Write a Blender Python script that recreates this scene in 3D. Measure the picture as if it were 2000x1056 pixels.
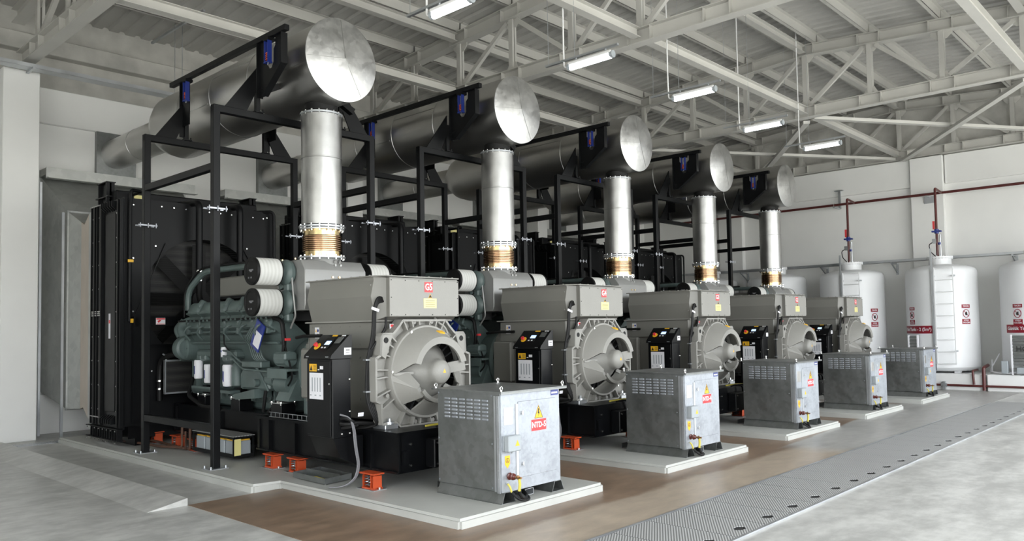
import bpy, bmesh, math, random
from mathutils import Vector, Matrix
random.seed(7)
for o in list(bpy.data.objects): bpy.data.objects.remove(o)
SC = bpy.context.scene
COL = SC.collection
PI = math.pi
# ---------------------------------------------------------------- camera
F, CY, YAW, PIT, ROL, CH = 1536.27, 568.93, 0.8202, 0.0468, -0.0173, 1.75
fw = Vector((math.sin(YAW)*math.cos(PIT), math.cos(YAW)*math.cos(PIT), math.sin(PIT)))
r0 = Vector((math.cos(YAW), -math.sin(YAW), 0)); u0 = r0.cross(fw)
rt = r0*math.cos(ROL)+u0*math.sin(ROL); up = -r0*math.sin(ROL)+u0*math.cos(ROL)
cd = bpy.data.cameras.new('camera'); cam = bpy.data.objects.new('camera', cd); COL.objects.link(cam)
cam.matrix_world = Matrix(((rt.x, up.x, -fw.x, 0), (rt.y, up.y, -fw.y, 0), (rt.z, up.z, -fw.z, CH), (0, 0, 0, 1)))
cd.sensor_fit = 'HORIZONTAL'; cd.sensor_width = 36; cd.lens = F*36/2000
cd.shift_x = 0; cd.shift_y = (CY-528)/2000; cd.clip_start = 0.05; cd.clip_end = 300
SC.camera = cam
# ---------------------------------------------------------------- world, exposure
W = bpy.data.worlds.new('sky'); SC.world = W; W.use_nodes = True
wn = W.node_tree.nodes; wl = W.node_tree.links; wn.clear()
wo = wn.new('ShaderNodeOutputWorld'); wb = wn.new('ShaderNodeBackground')
tc = wn.new('ShaderNodeTexCoord'); sx = wn.new('ShaderNodeSeparateXYZ'); cr = wn.new('ShaderNodeValToRGB')
wl.new(tc.outputs['Generated'], sx.inputs[0]); wl.new(sx.outputs[2], cr.inputs[0]); wl.new(cr.outputs[0], wb.inputs[0]); wl.new(wb.outputs[0], wo.inputs[0])
cr.color_ramp.elements[0].position = 0.0; cr.color_ramp.elements[0].color = (.85, .85, .80, 1)
cr.color_ramp.elements[1].position = 0.06; cr.color_ramp.elements[1].color = (.92, .96, 1.0, 1)
wb.inputs[1].default_value = 6.6
SC.view_settings.view_transform = 'Standard'; SC.view_settings.look = 'None'
SC.view_settings.exposure = 0.0; SC.view_settings.gamma = 1.0; SC.view_settings.use_curve_mapping = False

# ---------------------------------------------------------------- materials
def nodes(name):
    m = bpy.data.materials.new(name); m.use_nodes = True
    nt = m.node_tree; return m, nt, nt.nodes['Principled BSDF']
def mat(name, col, rough=.5, metal=0., var=.06, scale=3., bump=0., bscale=40., spec=None, rvar=.08, stretch=None):
    m, nt, b = nodes(name)
    t = nt.nodes.new('ShaderNodeTexCoord'); mp = nt.nodes.new('ShaderNodeMapping'); nt.links.new(t.outputs['Object'], mp.inputs[0])
    if stretch: mp.inputs['Scale'].default_value = stretch
    n = nt.nodes.new('ShaderNodeTexNoise'); n.inputs['Scale'].default_value = scale; n.inputs['Detail'].default_value = 5
    nt.links.new(mp.outputs[0], n.inputs['Vector'])
    r = nt.nodes.new('ShaderNodeValToRGB'); nt.links.new(n.outputs[0], r.inputs[0])
    r.color_ramp.elements[0].position = .3; r.color_ramp.elements[1].position = .7
    r.color_ramp.elements[0].color = tuple(c*(1-var) for c in col)+(1,); r.color_ramp.elements[1].color = tuple(min(1, c*(1+var)) for c in col)+(1,)
    nt.links.new(r.outputs[0], b.inputs['Base Color'])
    mr = nt.nodes.new('ShaderNodeMapRange'); nt.links.new(n.outputs[0], mr.inputs[0])
    mr.inputs[3].default_value = max(0.02, rough-rvar); mr.inputs[4].default_value = rough+rvar
    nt.links.new(mr.outputs[0], b.inputs['Roughness'])
    b.inputs['Metallic'].default_value = metal
    if spec is not None: b.inputs['Specular IOR Level'].default_value = spec
    if bump:
        n2 = nt.nodes.new('ShaderNodeTexNoise'); n2.inputs['Scale'].default_value = bscale; n2.inputs['Detail'].default_value = 4
        nt.links.new(mp.outputs[0], n2.inputs['Vector'])
        bp = nt.nodes.new('ShaderNodeBump'); bp.inputs['Strength'].default_value = bump; bp.inputs['Distance'].default_value = .01
        nt.links.new(n2.outputs[0], bp.inputs['Height']); nt.links.new(bp.outputs[0], b.inputs['Normal'])
    return m
def galv(name, c0, c1, rough=.35, scale=14., metal=.9):
    m, nt, b = nodes(name)
    t = nt.nodes.new('ShaderNodeTexCoord')
    v = nt.nodes.new('ShaderNodeTexVoronoi'); v.inputs['Scale'].default_value = scale*2
    n = nt.nodes.new('ShaderNodeTexNoise'); n.inputs['Scale'].default_value = scale/3; n.inputs['Detail'].default_value = 6
    nt.links.new(t.outputs['Object'], v.inputs['Vector']); nt.links.new(t.outputs['Object'], n.inputs['Vector'])
    bw = nt.nodes.new('ShaderNodeRGBToBW'); nt.links.new(v.outputs['Color'], bw.inputs[0])
    mx = nt.nodes.new('ShaderNodeMath'); mx.operation = 'MULTIPLY_ADD'; nt.links.new(bw.outputs[0], mx.inputs[0]); mx.inputs[1].default_value = .35
    nt.links.new(n.outputs[0], mx.inputs[2])
    r = nt.nodes.new('ShaderNodeValToRGB'); nt.links.new(mx.outputs[0], r.inputs[0])
    r.color_ramp.elements[0].position = .4; r.color_ramp.elements[0].color = c0+(1,); r.color_ramp.elements[1].position = .85; r.color_ramp.elements[1].color = c1+(1,)
    nt.links.new(r.outputs[0], b.inputs['Base Color'])
    mr = nt.nodes.new('ShaderNodeMapRange'); nt.links.new(mx.outputs[0], mr.inputs[0]); mr.inputs[1].default_value = .3; mr.inputs[2].default_value = .9
    mr.inputs[3].default_value = rough-.08; mr.inputs[4].default_value = rough+.12
    nt.links.new(mr.outputs[0], b.inputs['Roughness']); b.inputs['Metallic'].default_value = metal
    return m
def emis(name, col, s):
    m, nt, b = nodes(name); b.inputs['Base Color'].default_value = col+(1,); b.inputs['Emission Color'].default_value = col+(1,); b.inputs['Emission Strength'].default_value = s
    return m
M = {}
M['black'] = mat('black_paint', (.004, .0044, .005), .45, var=.2, spec=.22)
M['blackg'] = mat('black_gloss_paint', (.003, .0033, .004), .33, var=.2, spec=.25)
M['rubber'] = mat('black_rubber', (.005, .005, .005), .55, var=.2, spec=.3)
M['altgrey'] = mat('alternator_grey_paint', (.19, .186, .168), .45, var=.04, scale=2)
M['castgrey'] = mat('cast_grey_paint', (.26, .255, .235), .48, var=.05, bump=.15, bscale=60)
M['green'] = mat('engine_green_paint', (.095, .128, .122), .42, var=.15, scale=6)
M['plenum'] = mat('silver_paint', (.32, .32, .31), .40, metal=.3, var=.05)
M['ironbolt'] = mat('zinc_bolt', (.75, .75, .74), .25, metal=1)
M['stainless'] = mat('stainless_cladding', (.56, .55, .53), .34, metal=1, var=.05, scale=1.5, rvar=.03)
M['aludisc'] = galv('aluminium_sheet', (.54, .54, .535), (.68, .68, .67), .36, 10, 1.)
M['alupipe'] = mat('aluminium_pipe', (.50, .50, .49), .36, metal=1, var=.1, scale=5, rvar=.1, bump=.05, bscale=8)
M['galv'] = galv('galvanised_sheet', (.20, .21, .205), (.265, .275, .275), .36, 10, .85)
M['ductgalv'] = galv('duct_galvanised_sheet', (.40, .41, .40), (.54, .55, .53), .42, 5, .6)
M['galvlit'] = galv('galvanised_sheet_lit', (.29, .31, .34), (.40, .425, .46), .45, 17, .5)  # galvanised sheet lightened: paints light on the cabinet front and louvre highlights
M['zinc'] = mat('zinc_steel', (.52, .54, .56), .38, metal=.85, var=.12)
M['brass'] = mat('bronze_bellows', (.42, .27, .16), .22, metal=1, var=.25, scale=9)
M['gold'] = mat('brass_ring', (.78, .60, .32), .22, metal=1, var=.2)
M['white'] = mat('white_paint', (.78, .78, .77), .6, var=.02)
M['filter'] = mat('white_filter_paper', (.62, .62, .59), .75, var=.04)
M['label'] = mat('white_label', (.75, .75, .78), .5, var=.03)
M['yellow'] = mat('yellow_label', (.76, .43, .02), .45, var=.03)
M['paleyellow'] = mat('pale_yellow_label', (.80, .72, .30), .45, var=.03)
M['red'] = mat('red_label', (.70, .045, .05), .45, var=.03)
M['dred'] = mat('dark_red_label', (.27, .01, .024), .45, var=.03)
M['blue'] = mat('blue_paint', (.014, .03, .20), .35, var=.08)
M['ink'] = mat('black_ink', (.02, .02, .02), .6)
M['grey'] = mat('light_grey_plastic', (.33, .36, .38), .45, var=.03)
M['orange'] = mat('orange_paint', (.50, .07, .02), .4, var=.12)
M['spring'] = mat('spring_steel', (.30, .31, .33), .3, metal=.9)
M['maroon'] = mat('maroon_pipe_paint', (.085, .016, .014), .35, var=.12)
M['brownins'] = mat('brown_porcelain', (.10, .022, .016), .2)
M['cablegy'] = mat('yellow_green_cable', (.55, .47, .07), .45)
M['greycable'] = mat('grey_cable', (.17, .17, .18), .5)
M['rust'] = mat('rusty_pipe', (.11, .055, .035), .7, var=.3, scale=12)
M['tank'] = mat('white_tank_paint', (.80, .81, .82), .42, var=.03, scale=1.5, bump=.12, bscale=45)
M['truss'] = mat('cream_steel_paint', (.52, .51, .475), .5, var=.05, scale=1.5)
M['canvas'] = mat('beige_canvas', (.52, .46, .40), .85, var=.06, bump=.3, bscale=6)
M['glasslcd'] = emis('lcd_screen', (.45, .62, .95), 1.3)
M['tube'] = emis('fluorescent_tube', (.93, .95, 1.0), 14)
M['mesh'] = None
# wall paint
M['wall'] = mat('white_wall_paint', (.82, .82, .80), .75, var=.035, scale=.8, bump=.05, bscale=30)
M['roughwall'] = mat('bare_concrete', (.50, .49, .455), .85, var=.18, scale=2.2, bump=.4, bscale=12)
M['pad'] = mat('painted_concrete_pad', (.44, .445, .42), .5, var=.08, scale=1.6, bump=.25, bscale=9)
M['deck'] = mat('roof_sheet', (.47, .462, .435), .5, var=.09, scale=1.2)
def floor_mat(name, base, var, rough, streak=None, brown=None):
    m, nt, b = nodes(name); N = nt.nodes.new; L = nt.links.new
    t = N('ShaderNodeTexCoord')
    n1 = N('ShaderNodeTexNoise'); n1.inputs['Scale'].default_value = 1.3; n1.inputs['Detail'].default_value = 10; n1.inputs['Roughness'].default_value = .7
    n2 = N('ShaderNodeTexNoise'); n2.inputs['Scale'].default_value = 7; n2.inputs['Detail'].default_value = 6
    mp = N('ShaderNodeMapping'); mp.inputs['Scale'].default_value = (1, 2.2, 1); L(t.outputs['Object'], mp.inputs[0]); L(mp.outputs[0], n1.inputs['Vector']); L(t.outputs['Object'], n2.inputs['Vector'])
    a = N('ShaderNodeMath'); a.operation = 'MULTIPLY_ADD'; L(n2.outputs[0], a.inputs[0]); a.inputs[1].default_value = .35; L(n1.outputs[0], a.inputs[2])
    r = N('ShaderNodeValToRGB'); L(a.outputs[0], r.inputs[0]); r.color_ramp.elements[0].position = .56; r.color_ramp.elements[1].position = .80
    r.color_ramp.elements[0].color = tuple(c*(1-var) for c in base)+(1,); r.color_ramp.elements[1].color = tuple(c*(1+var) for c in base)+(1,)
    out = r.outputs[0]
    if brown:
        # stained screed: dark brown by the pads, tan along the trench, bare grey further along the row
        s = N('ShaderNodeSeparateXYZ'); L(t.outputs['Object'], s.inputs[0])
        n3 = N('ShaderNodeTexNoise'); n3.inputs['Scale'].default_value = 2.6; n3.inputs['Detail'].default_value = 9; n3.inputs['Roughness'].default_value = .68; L(mp.outputs[0], n3.inputs['Vector'])
        def ramp(c, v):
            q = N('ShaderNodeValToRGB'); L(n3.outputs[0], q.inputs[0]); q.color_ramp.elements[0].position = .36; q.color_ramp.elements[1].position = .66
            q.color_ramp.elements[0].color = tuple(k*(1-v) for k in c)+(1,); q.color_ramp.elements[1].color = tuple(k*(1+v) for k in c)+(1,); return q.outputs[0]
        def edge(sock, amp, lo, hi):
            q = N('ShaderNodeMath'); q.operation = 'MULTIPLY_ADD'; L(n1.outputs[0], q.inputs[0]); q.inputs[1].default_value = amp; L(sock, q.inputs[2])
            m_ = N('ShaderNodeMapRange'); L(q.outputs[0], m_.inputs[0]); m_.inputs[1].default_value = lo; m_.inputs[2].default_value = hi; return m_.outputs[0]
        m1 = N('ShaderNodeMix'); m1.data_type = 'RGBA'; L(edge(s.outputs[1], .5, 4.92, 5.02), m1.inputs[0]); L(ramp((.37, .305, .235), .15), m1.inputs[6]); L(ramp(brown, .24), m1.inputs[7])
        cy = N('ShaderNodeMapRange'); L(s.outputs[1], cy.inputs[0]); cy.inputs[1].default_value = 4.9; cy.inputs[2].default_value = 5.5; cy.inputs[3].default_value = 0; cy.inputs[4].default_value = -7
        ax = N('ShaderNodeMath'); ax.operation = 'ADD'; L(s.outputs[0], ax.inputs[0]); L(cy.outputs[0], ax.inputs[1])
        m2 = N('ShaderNodeMix'); m2.data_type = 'RGBA'; L(edge(ax.outputs[0], 1.2, 11.2, 11.9), m2.inputs[0]); L(m1.outputs[2], m2.inputs[6]); L(ramp(base, .16), m2.inputs[7]); out = m2.outputs[2]
    L(out, b.inputs['Base Color'])
    mr2 = N('ShaderNodeMapRange'); L(n1.outputs[0], mr2.inputs[0]); mr2.inputs[3].default_value = rough-.1; mr2.inputs[4].default_value = rough+.12; L(mr2.outputs[0], b.inputs['Roughness'])
    bp = N('ShaderNodeBump'); bp.inputs['Strength'].default_value = .08; bp.inputs['Distance'].default_value = .02; L(n1.outputs[0], bp.inputs['Height']); L(bp.outputs[0], b.inputs['Normal'])
    return m
M['floor'] = floor_mat('grey_screed', (.43, .428, .408), .20, .34)
M['floorb'] = floor_mat('brown_stained_screed', (.35, .345, .33), .2, .36, brown=(.205, .140, .095))
def tread_mat():
    m, nt, b = nodes('checker_plate'); N = nt.nodes.new; L = nt.links.new
    t = N('ShaderNodeTexCoord'); hs = []
    for k, rz in enumerate((1.0, )):
        mp = N('ShaderNodeMapping'); mp.inputs['Rotation'].default_value = (0, 0, rz); L(t.outputs['Object'], mp.inputs[0])
        w = N('ShaderNodeTexWave'); w.inputs['Scale'].default_value = 14; w.wave_profile = 'SIN'; w.inputs['Distortion'].default_value = .1; L(mp.outputs[0], w.inputs['Vector']); hs.append(w)
    n = N('ShaderNodeTexNoise'); n.inputs['Scale'].default_value = 3; L(t.outputs['Object'], n.inputs['Vector'])
    r = N('ShaderNodeValToRGB'); L(hs[0].outputs[1], r.inputs[0]); r.color_ramp.elements[0].color = (.17, .172, .172, 1); r.color_ramp.elements[1].color = (.50, .505, .50, 1)
    L(r.outputs[0], b.inputs['Base Color']); b.inputs['Metallic'].default_value = .2; b.inputs['Roughness'].default_value = .5
    bp = N('ShaderNodeBump'); bp.inputs['Strength'].default_value = .5; bp.inputs['Distance'].default_value = .004; L(hs[0].outputs[1], bp.inputs['Height']); L(bp.outputs[0], b.inputs['Normal'])
    return m
M['tread'] = tread_mat()
def fin_mat():
    m, nt, b = nodes('radiator_core'); N = nt.nodes.new; L = nt.links.new
    t = N('ShaderNodeTexCoord'); w = N('ShaderNodeTexWave'); w.bands_direction = 'Z'; w.inputs['Scale'].default_value = 22; L(t.outputs['Object'], w.inputs['Vector'])
    w2 = N('ShaderNodeTexWave'); w2.bands_direction = 'Z'; w2.inputs['Scale'].default_value = 2.6; L(t.outputs['Object'], w2.inputs['Vector'])
    a = N('ShaderNodeMath'); a.operation = 'MULTIPLY'; L(w.outputs[1], a.inputs[0]); L(w2.outputs[1], a.inputs[1])
    r = N('ShaderNodeValToRGB'); L(a.outputs[0], r.inputs[0]); r.color_ramp.elements[0].color = (.006, .006, .006, 1); r.color_ramp.elements[1].color = (.045, .043, .038, 1)
    L(r.outputs[0], b.inputs['Base Color']); b.inputs['Roughness'].default_value = .6
    return m
M['core'] = fin_mat()
def pleat_mat():
    m, nt, b = nodes('pleated_filter_paper'); N = nt.nodes.new; L = nt.links.new
    t = N('ShaderNodeTexCoord'); w = N('ShaderNodeTexWave'); w.bands_direction = 'X'; w.inputs['Scale'].default_value = 6.5; w.inputs['Distortion'].default_value = 1.2; w.inputs['Detail'].default_value = 2; L(t.outputs['Object'], w.inputs['Vector'])
    r = N('ShaderNodeValToRGB'); L(w.outputs[1], r.inputs[0]); r.color_ramp.elements[0].color = (.52, .52, .49, 1); r.color_ramp.elements[1].color = (.60, .60, .575, 1)
    L(r.outputs[0], b.inputs['Base Color']); b.inputs['Roughness'].default_value = .75
    bp = N('ShaderNodeBump'); bp.inputs['Strength'].default_value = .15; bp.inputs['Distance'].default_value = .004; L(w.outputs[1], bp.inputs['Height']); L(bp.outputs[0], b.inputs['Normal'])
    return m
M['pleat'] = pleat_mat()

# ---------------------------------------------------------------- mesh helpers
class MB:
    def __init__(s): s.b = bmesh.new()
    def box(s, x0, x1, y0, y1, z0, z1, bev=0., seg=1, rot=None, piv=None):
        c = Vector(((x0+x1)/2, (y0+y1)/2, (z0+z1)/2))
        m = Matrix.Translation(c) @ Matrix.Diagonal((abs(x1-x0), abs(y1-y0), abs(z1-z0), 1))
        if rot is not None:
            p = Vector(piv) if piv else c
            m = Matrix.Translation(p) @ rot.to_4x4() @ Matrix.Translation(-p) @ m
        r = bmesh.ops.create_cube(s.b, size=1, matrix=m)
        if bev: bmesh.ops.bevel(s.b, geom=list({e for v in r['verts'] for e in v.link_edges}), offset=bev, segments=seg, profile=.5, affect='EDGES')
        return s
    def cyl(s, p0, p1, r, r2=None, n=20, caps=True):
        p0, p1 = Vector(p0), Vector(p1); d = p1-p0; L = d.length
        q = Vector((0, 0, 1)).rotation_difference(d.normalized()).to_matrix().to_4x4()
        bmesh.ops.create_cone(s.b, cap_ends=caps, segments=n, radius1=r, radius2=r if r2 is None else r2, depth=L, matrix=Matrix.Translation((p0+p1)/2) @ q)
        return s
    def sph(s, c, r, sc=(1, 1, 1), n=12):
        bmesh.ops.create_uvsphere(s.b, u_segments=n*2, v_segments=n, radius=r, matrix=Matrix.Translation(c) @ Matrix.Diagonal(tuple(sc)+(1,))); return s
    def lathe(s, o, ax, prof, n=32, a0=0., a1=2*PI, u=None):
        # prof: (distance along ax, radius)
        o, ax = Vector(o), Vector(ax).normalized()
        if u is None: u = Vector((1, 0, 0)) if abs(ax.x) < .9 else Vector((0, 0, 1))
        u = Vector(u); u = (u-ax*u.dot(ax)).normalized(); w = ax.cross(u)
        full = abs(a1-a0-2*PI) < 1e-6; K = n if full else n+1; rows = []
        for t, r in prof:
            rows.append([s.b.verts.new(o+ax*t+(u*math.cos(a0+(a1-a0)*k/n)+w*math.sin(a0+(a1-a0)*k/n))*r) for k in range(K)])
        for i in range(len(rows)-1):
            for k in range(n):
                a, b_, c, d = rows[i][k], rows[i][(k+1) % K], rows[i+1][(k+1) % K], rows[i+1][k]
                s.b.faces.new((a, b_, c, d))
        if full:
            for i in (0, -1):
                if prof[i][1] > 1e-4 and prof[0] != prof[-1]: s.b.faces.new(rows[i] if i else list(reversed(rows[i])))
        elif prof[0] == prof[-1]:
            s.b.faces.new([r[0] for r in rows[:-1]]); s.b.faces.new([r[-1] for r in reversed(rows[:-1])])
        return s
    def prism(s, pts, d):
        # closed polygon of 3D points extruded by vector d
        d = Vector(d); a = [s.b.verts.new(Vector(p)) for p in pts]; b_ = [s.b.verts.new(Vector(p)+d) for p in pts]
        n = len(a); s.b.faces.new(list(reversed(a))); s.b.faces.new(b_)
        for i in range(n): s.b.faces.new((a[i], a[(i+1) % n], b_[(i+1) % n], b_[i]))
        return s
    def tube(s, pts, r, n=8, rnd=0.):
        P = [Vector(p) for p in pts]
        if rnd:
            Q = [P[0]]
            for i in range(1, len(P)-1):
                a, b_, c = P[i-1], P[i], P[i+1]; k = min(rnd, (a-b_).length*.49, (c-b_).length*.49)
                s0 = b_+(a-b_).normalized()*k; s1 = b_+(c-b_).normalized()*k
                for t in (0, .25, .5, .75, 1): Q.append(s0*(1-t)**2+b_*2*t*(1-t)+s1*t*t)
            Q.append(P[-1]); P = Q
        T = []
        for i in range(len(P)):
            d = (P[min(i+1, len(P)-1)]-P[max(i-1, 0)]); T.append(d.normalized() if d.length > 1e-9 else Vector((0, 0, 1)))
        u = T[0].orthogonal().normalized(); rows = []
        for i, p in enumerate(P):
            if i: u = (u-T[i]*u.dot(T[i])); u = u.normalized() if u.length > 1e-6 else T[i].orthogonal().normalized()
            w = T[i].cross(u)
            rows.append([s.b.verts.new(p+(u*math.cos(2*PI*k/n)+w*math.sin(2*PI*k/n))*r) for k in range(n)])
        for i in range(len(rows)-1):
            for k in range(n): s.b.faces.new((rows[i][k], rows[i][(k+1) % n], rows[i+1][(k+1) % n], rows[i+1][k]))
        s.b.faces.new(list(reversed(rows[0]))); s.b.faces.new(rows[-1]); return s
    def bar(s, p0, p1, w, h, up_=(0, 0, 1)):
        # rectangular bar: w across, h along up_
        p0, p1, U = Vector(p0), Vector(p1), Vector(up_); d = (p1-p0).normalized(); S = d.cross(U).normalized(); V = S.cross(d)
        c = [(-w/2, -h/2), (w/2, -h/2), (w/2, h/2), (-w/2, h/2)]
        return s.prism([p0+S*a+V*b_ for a, b_ in c], p1-p0)
    def ibeam(s, p0, p1, w, h, t=.014, up_=(0, 0, 1)):
        p0, p1, U = Vector(p0), Vector(p1), Vector(up_); d = (p1-p0).normalized(); S = d.cross(U).normalized(); V = S.cross(d)
        c = [(-w/2, -h/2), (w/2, -h/2), (w/2, -h/2+t), (t/2, -h/2+t), (t/2, h/2-t), (w/2, h/2-t), (w/2, h/2), (-w/2, h/2), (-w/2, h/2-t), (-t/2, h/2-t), (-t/2, -h/2+t), (-w/2, -h/2+t)]
        a = [s.b.verts.new(p0+S*x+V*y) for x, y in c]; b_ = [s.b.verts.new(p1+S*x+V*y) for x, y in c]; n = 12
        for i in range(n): s.b.faces.new((a[i], a[(i+1) % n], b_[(i+1) % n], b_[i]))
        for A in (a, b_):
            for q in ((0, 1, 2, 3, 10, 11), (3, 4, 9, 10), (4, 5, 6, 7, 8, 9)): s.b.faces.new([A[k] for k in q])
        return s
    def bolts(s, pts, ax, r=.009, h=.008):
        ax = Vector(ax).normalized()
        for p in pts: p = Vector(p); s.cyl(p, p+ax*h, r, n=6)
        return s
    def coil(s, c, R, h, turns, r, n=12, ax='z'):
        pts = []
        for k in range(int(turns*n)+1):
            a = 2*PI*k/n; t = k/(turns*n)
            pts.append((c[0]+R*math.cos(a), c[1]+R*math.sin(a), c[2]+h*t))
        return s.tube(pts, r, 5)
    def text(s, txt, size, loc, face='-y', depth=.0015, align='CENTER', bend=None, squeeze=1.):
        cu = bpy.data.curves.new('t', 'FONT'); cu.body = txt; cu.size = size; cu.align_x = align; cu.align_y = 'CENTER'; cu.extrude = depth; cu.resolution_u = 2; cu.offset = size*.022
        ob = bpy.data.objects.new('t', cu); COL.objects.link(ob)
        dg = bpy.context.evaluated_depsgraph_get(); me = bpy.data.meshes.new_from_object(ob.evaluated_get(dg))
        me.transform(Matrix.Diagonal((squeeze, 1, 1, 1)))
        if bend:   # wrap round a vertical cylinder: (centre, radius, azimuth of the outward normal)
            (cx, cy), R, az = bend
            for v in me.vertices:
                a = az+v.co.x/R; v.co = Vector((cx+(R+v.co.z)*math.cos(a), cy+(R+v.co.z)*math.sin(a), loc[2]+v.co.y))
        else:
            R = {'-y': Matrix.Rotation(PI/2, 4, 'X'), '-x': Matrix.Rotation(-PI/2, 4, 'Z') @ Matrix.Rotation(PI/2, 4, 'X')}[face] if isinstance(face, str) else face
            me.transform(Matrix.Translation(loc) @ R)
        bpy.data.objects.remove(ob); bpy.data.curves.remove(cu)
        s.b.from_mesh(me); bpy.data.meshes.remove(me); return s
def root_of(o):
    while o.parent: o = o.parent
    return o
NOSPLIT = ('print', 'lettering', 'rivet', 'guard', 'slats', 'bolts', 'mark', 'screws', 'side_rib', 'block_rib', 'fan_blade', 'cap_print', 'core', 'conduit', 'fuel_rail', 'pipe_bundle', 'triangle', 'symbol')
def clusters(b):
    seen = set(); isl = []
    for v in b.verts:
        if v in seen: continue
        st = [v]; seen.add(v); L = []
        while st:
            w = st.pop(); L.append(w)
            for e in w.link_edges:
                o_ = e.other_vert(w)
                if o_ not in seen: seen.add(o_); st.append(o_)
        isl.append(L)
    if len(isl) > 60 or len(isl) < 2: return []
    bb = [[min(v.co[i] for v in L)-.004 for i in range(3)]+[max(v.co[i] for v in L)+.004 for i in range(3)] for L in isl]
    par = list(range(len(isl)))
    def fd(i):
        while par[i] != i: i = par[i]
        return i
    for i in range(len(isl)):
        for j in range(i):
            if all(bb[i][k] <= bb[j][k+3] and bb[j][k] <= bb[i][k+3] for k in range(3)): par[fd(i)] = fd(j)
    g = {}
    for i, L in enumerate(isl): g.setdefault(fd(i), []).extend(L)
    return sorted(g.values(), key=lambda L: -len(L))
def obj(name, mb, material, parent=None, label=None, smooth=35, loc=None):
    b = mb.b
    if parent and not any(w in name for w in NOSPLIT):
        cl = clusters(b)
        if 1 < len(cl) <= 56:
            first = None
            for L in cl:
                keep = set(L); nb = b.copy(); b.verts.ensure_lookup_table(); nb.verts.ensure_lookup_table()
                b.verts.index_update(); ids = {v.index for v in keep}
                bmesh.ops.delete(nb, geom=[v for i_, v in enumerate(nb.verts) if i_ not in ids], context='VERTS')
                m2 = MB(); m2.b.free(); m2.b = nb
                o_ = obj1(name, m2, material, parent, label, smooth, loc)
                first = first or o_
            b.free(); return first
    return obj1(name, mb, material, parent, label, smooth, loc)
def obj1(name, mb, material, parent=None, label=None, smooth=35, loc=None):
    b = mb.b
    bmesh.ops.recalc_face_normals(b, faces=b.faces)
    off = root_of(parent).location if parent else (Vector(loc) if loc else Vector((0, 0, 0)))
    if off.length: bmesh.ops.translate(b, verts=b.verts, vec=-off)
    me = bpy.data.meshes.new(name); b.to_mesh(me); b.free()
    ms = material if isinstance(material, (list, tuple)) else [material]
    for m in ms: me.materials.append(M[m])
    if smooth:
        me.polygons.foreach_set('use_smooth', [True]*len(me.polygons)); me.set_sharp_from_angle(angle=math.radians(smooth))
    o = bpy.data.objects.new(name, me); COL.objects.link(o)
    if parent: o.parent = parent
    elif loc: o.location = loc
    if label: o['label'] = label
    return o
def thing(name, label, cat, loc, group=None):
    o = bpy.data.objects.new(name, None); o.empty_display_size = .2; COL.objects.link(o); o.location = loc
    o['label'] = label; o['category'] = cat
    if group: o['group'] = group
    return o
def tag(o, label, cat, group=None, kind=None):
    o['label'] = label; o['category'] = cat
    if group: o['group'] = group
    if kind: o['kind'] = kind
    return o
def struct(name, mb, m, **k):
    o = obj(name, mb, m, **k); o['kind'] = 'structure'; return o
def dup(o, dx, parent=None, label=None):
    c = o.copy(); COL.objects.link(c)
    if parent: c.parent = parent
    else: c.location = o.location+Vector(dx)
    if label: c['label'] = label
    for ch in list(KIDS.get(o.name, [])): dup(ch, dx, c)
    return c
KIDS = {}
def index_kids():
    KIDS.clear()
    for o in bpy.data.objects:
        if o.parent: KIDS.setdefault(o.parent.name, []).append(o)
def rx(a): return Matrix.Rotation(a, 3, 'X')
def ry(a): return Matrix.Rotation(a, 3, 'Y')
def rz(a): return Matrix.Rotation(a, 3, 'Z')

P = 3.3382           # pitch of the row of sets
XC = 5.82            # centre line of the nearest set
ZP = .094            # top of the concrete pads
WY = 15.9            # back wall
WX = 24.15           # right wall
NU = 5
PLACE = ['nearest', 'second', 'third', 'fourth', 'farthest']
WHICH = ['G5', 'G4', 'G3', 'G2', 'G1']

# ================================================================ SETTING
b = MB()
b.box(-2.6, WX, -6, WY, -.2, 0); struct('floor', b, 'floor')
b = MB(); b.box(3.665, 22.1, 4.02, 8.0, -.02, .004); struct('trim_1', b, 'floorb')
b = MB(); b.prism([(3.25, 8.0, 0), (3.66, 8.0, 0), (3.66, 8.0, .075)], (0, 6.6, 0)); struct('trim_2', b, 'floor')
# back wall: pieces round the louvre openings
b = MB()
ox = [(XC-1.33+P*k, XC+1.36+P*k) for k in range(NU)]
b.box(-2.6, WX, WY, WY+.25, 4.72, 6.25); b.box(-2.6, WX, WY, WY+.25, 0, .74)
xs = [-2.6]+[v for o_ in ox for v in o_]+[WX]
for i in range(0, len(xs), 2): b.box(xs[i], xs[i+1], WY, WY+.25, .74, 4.72)
struct('wall_back', b, 'wall')
b = MB(); b.box(-2.6, WX, WY-.1, WY, 5.62, 6.27, bev=.01); struct('trim_3', b, 'wall')
b = MB(); b.box(-2.6, WX, WY-.02, WY+.25, 6.25, 7.75); struct('wall_back', b, 'roughwall')
b = MB(); b.box(-2.6, WX, WY-.25, WY-.02, 6.85, 7.15, bev=.01); struct('trim_4', b, 'roughwall')
TX = [-2.6, 4.05, 10.8, 17.45, 24.0]
for k, x in enumerate(TX[1:4]):
    b = MB(); b.box(x-(.33 if k == 0 else .20), x+.22, 15.0, WY, 0, 6.28, bev=.012); struct('wall_back', b, 'wall')
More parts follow.
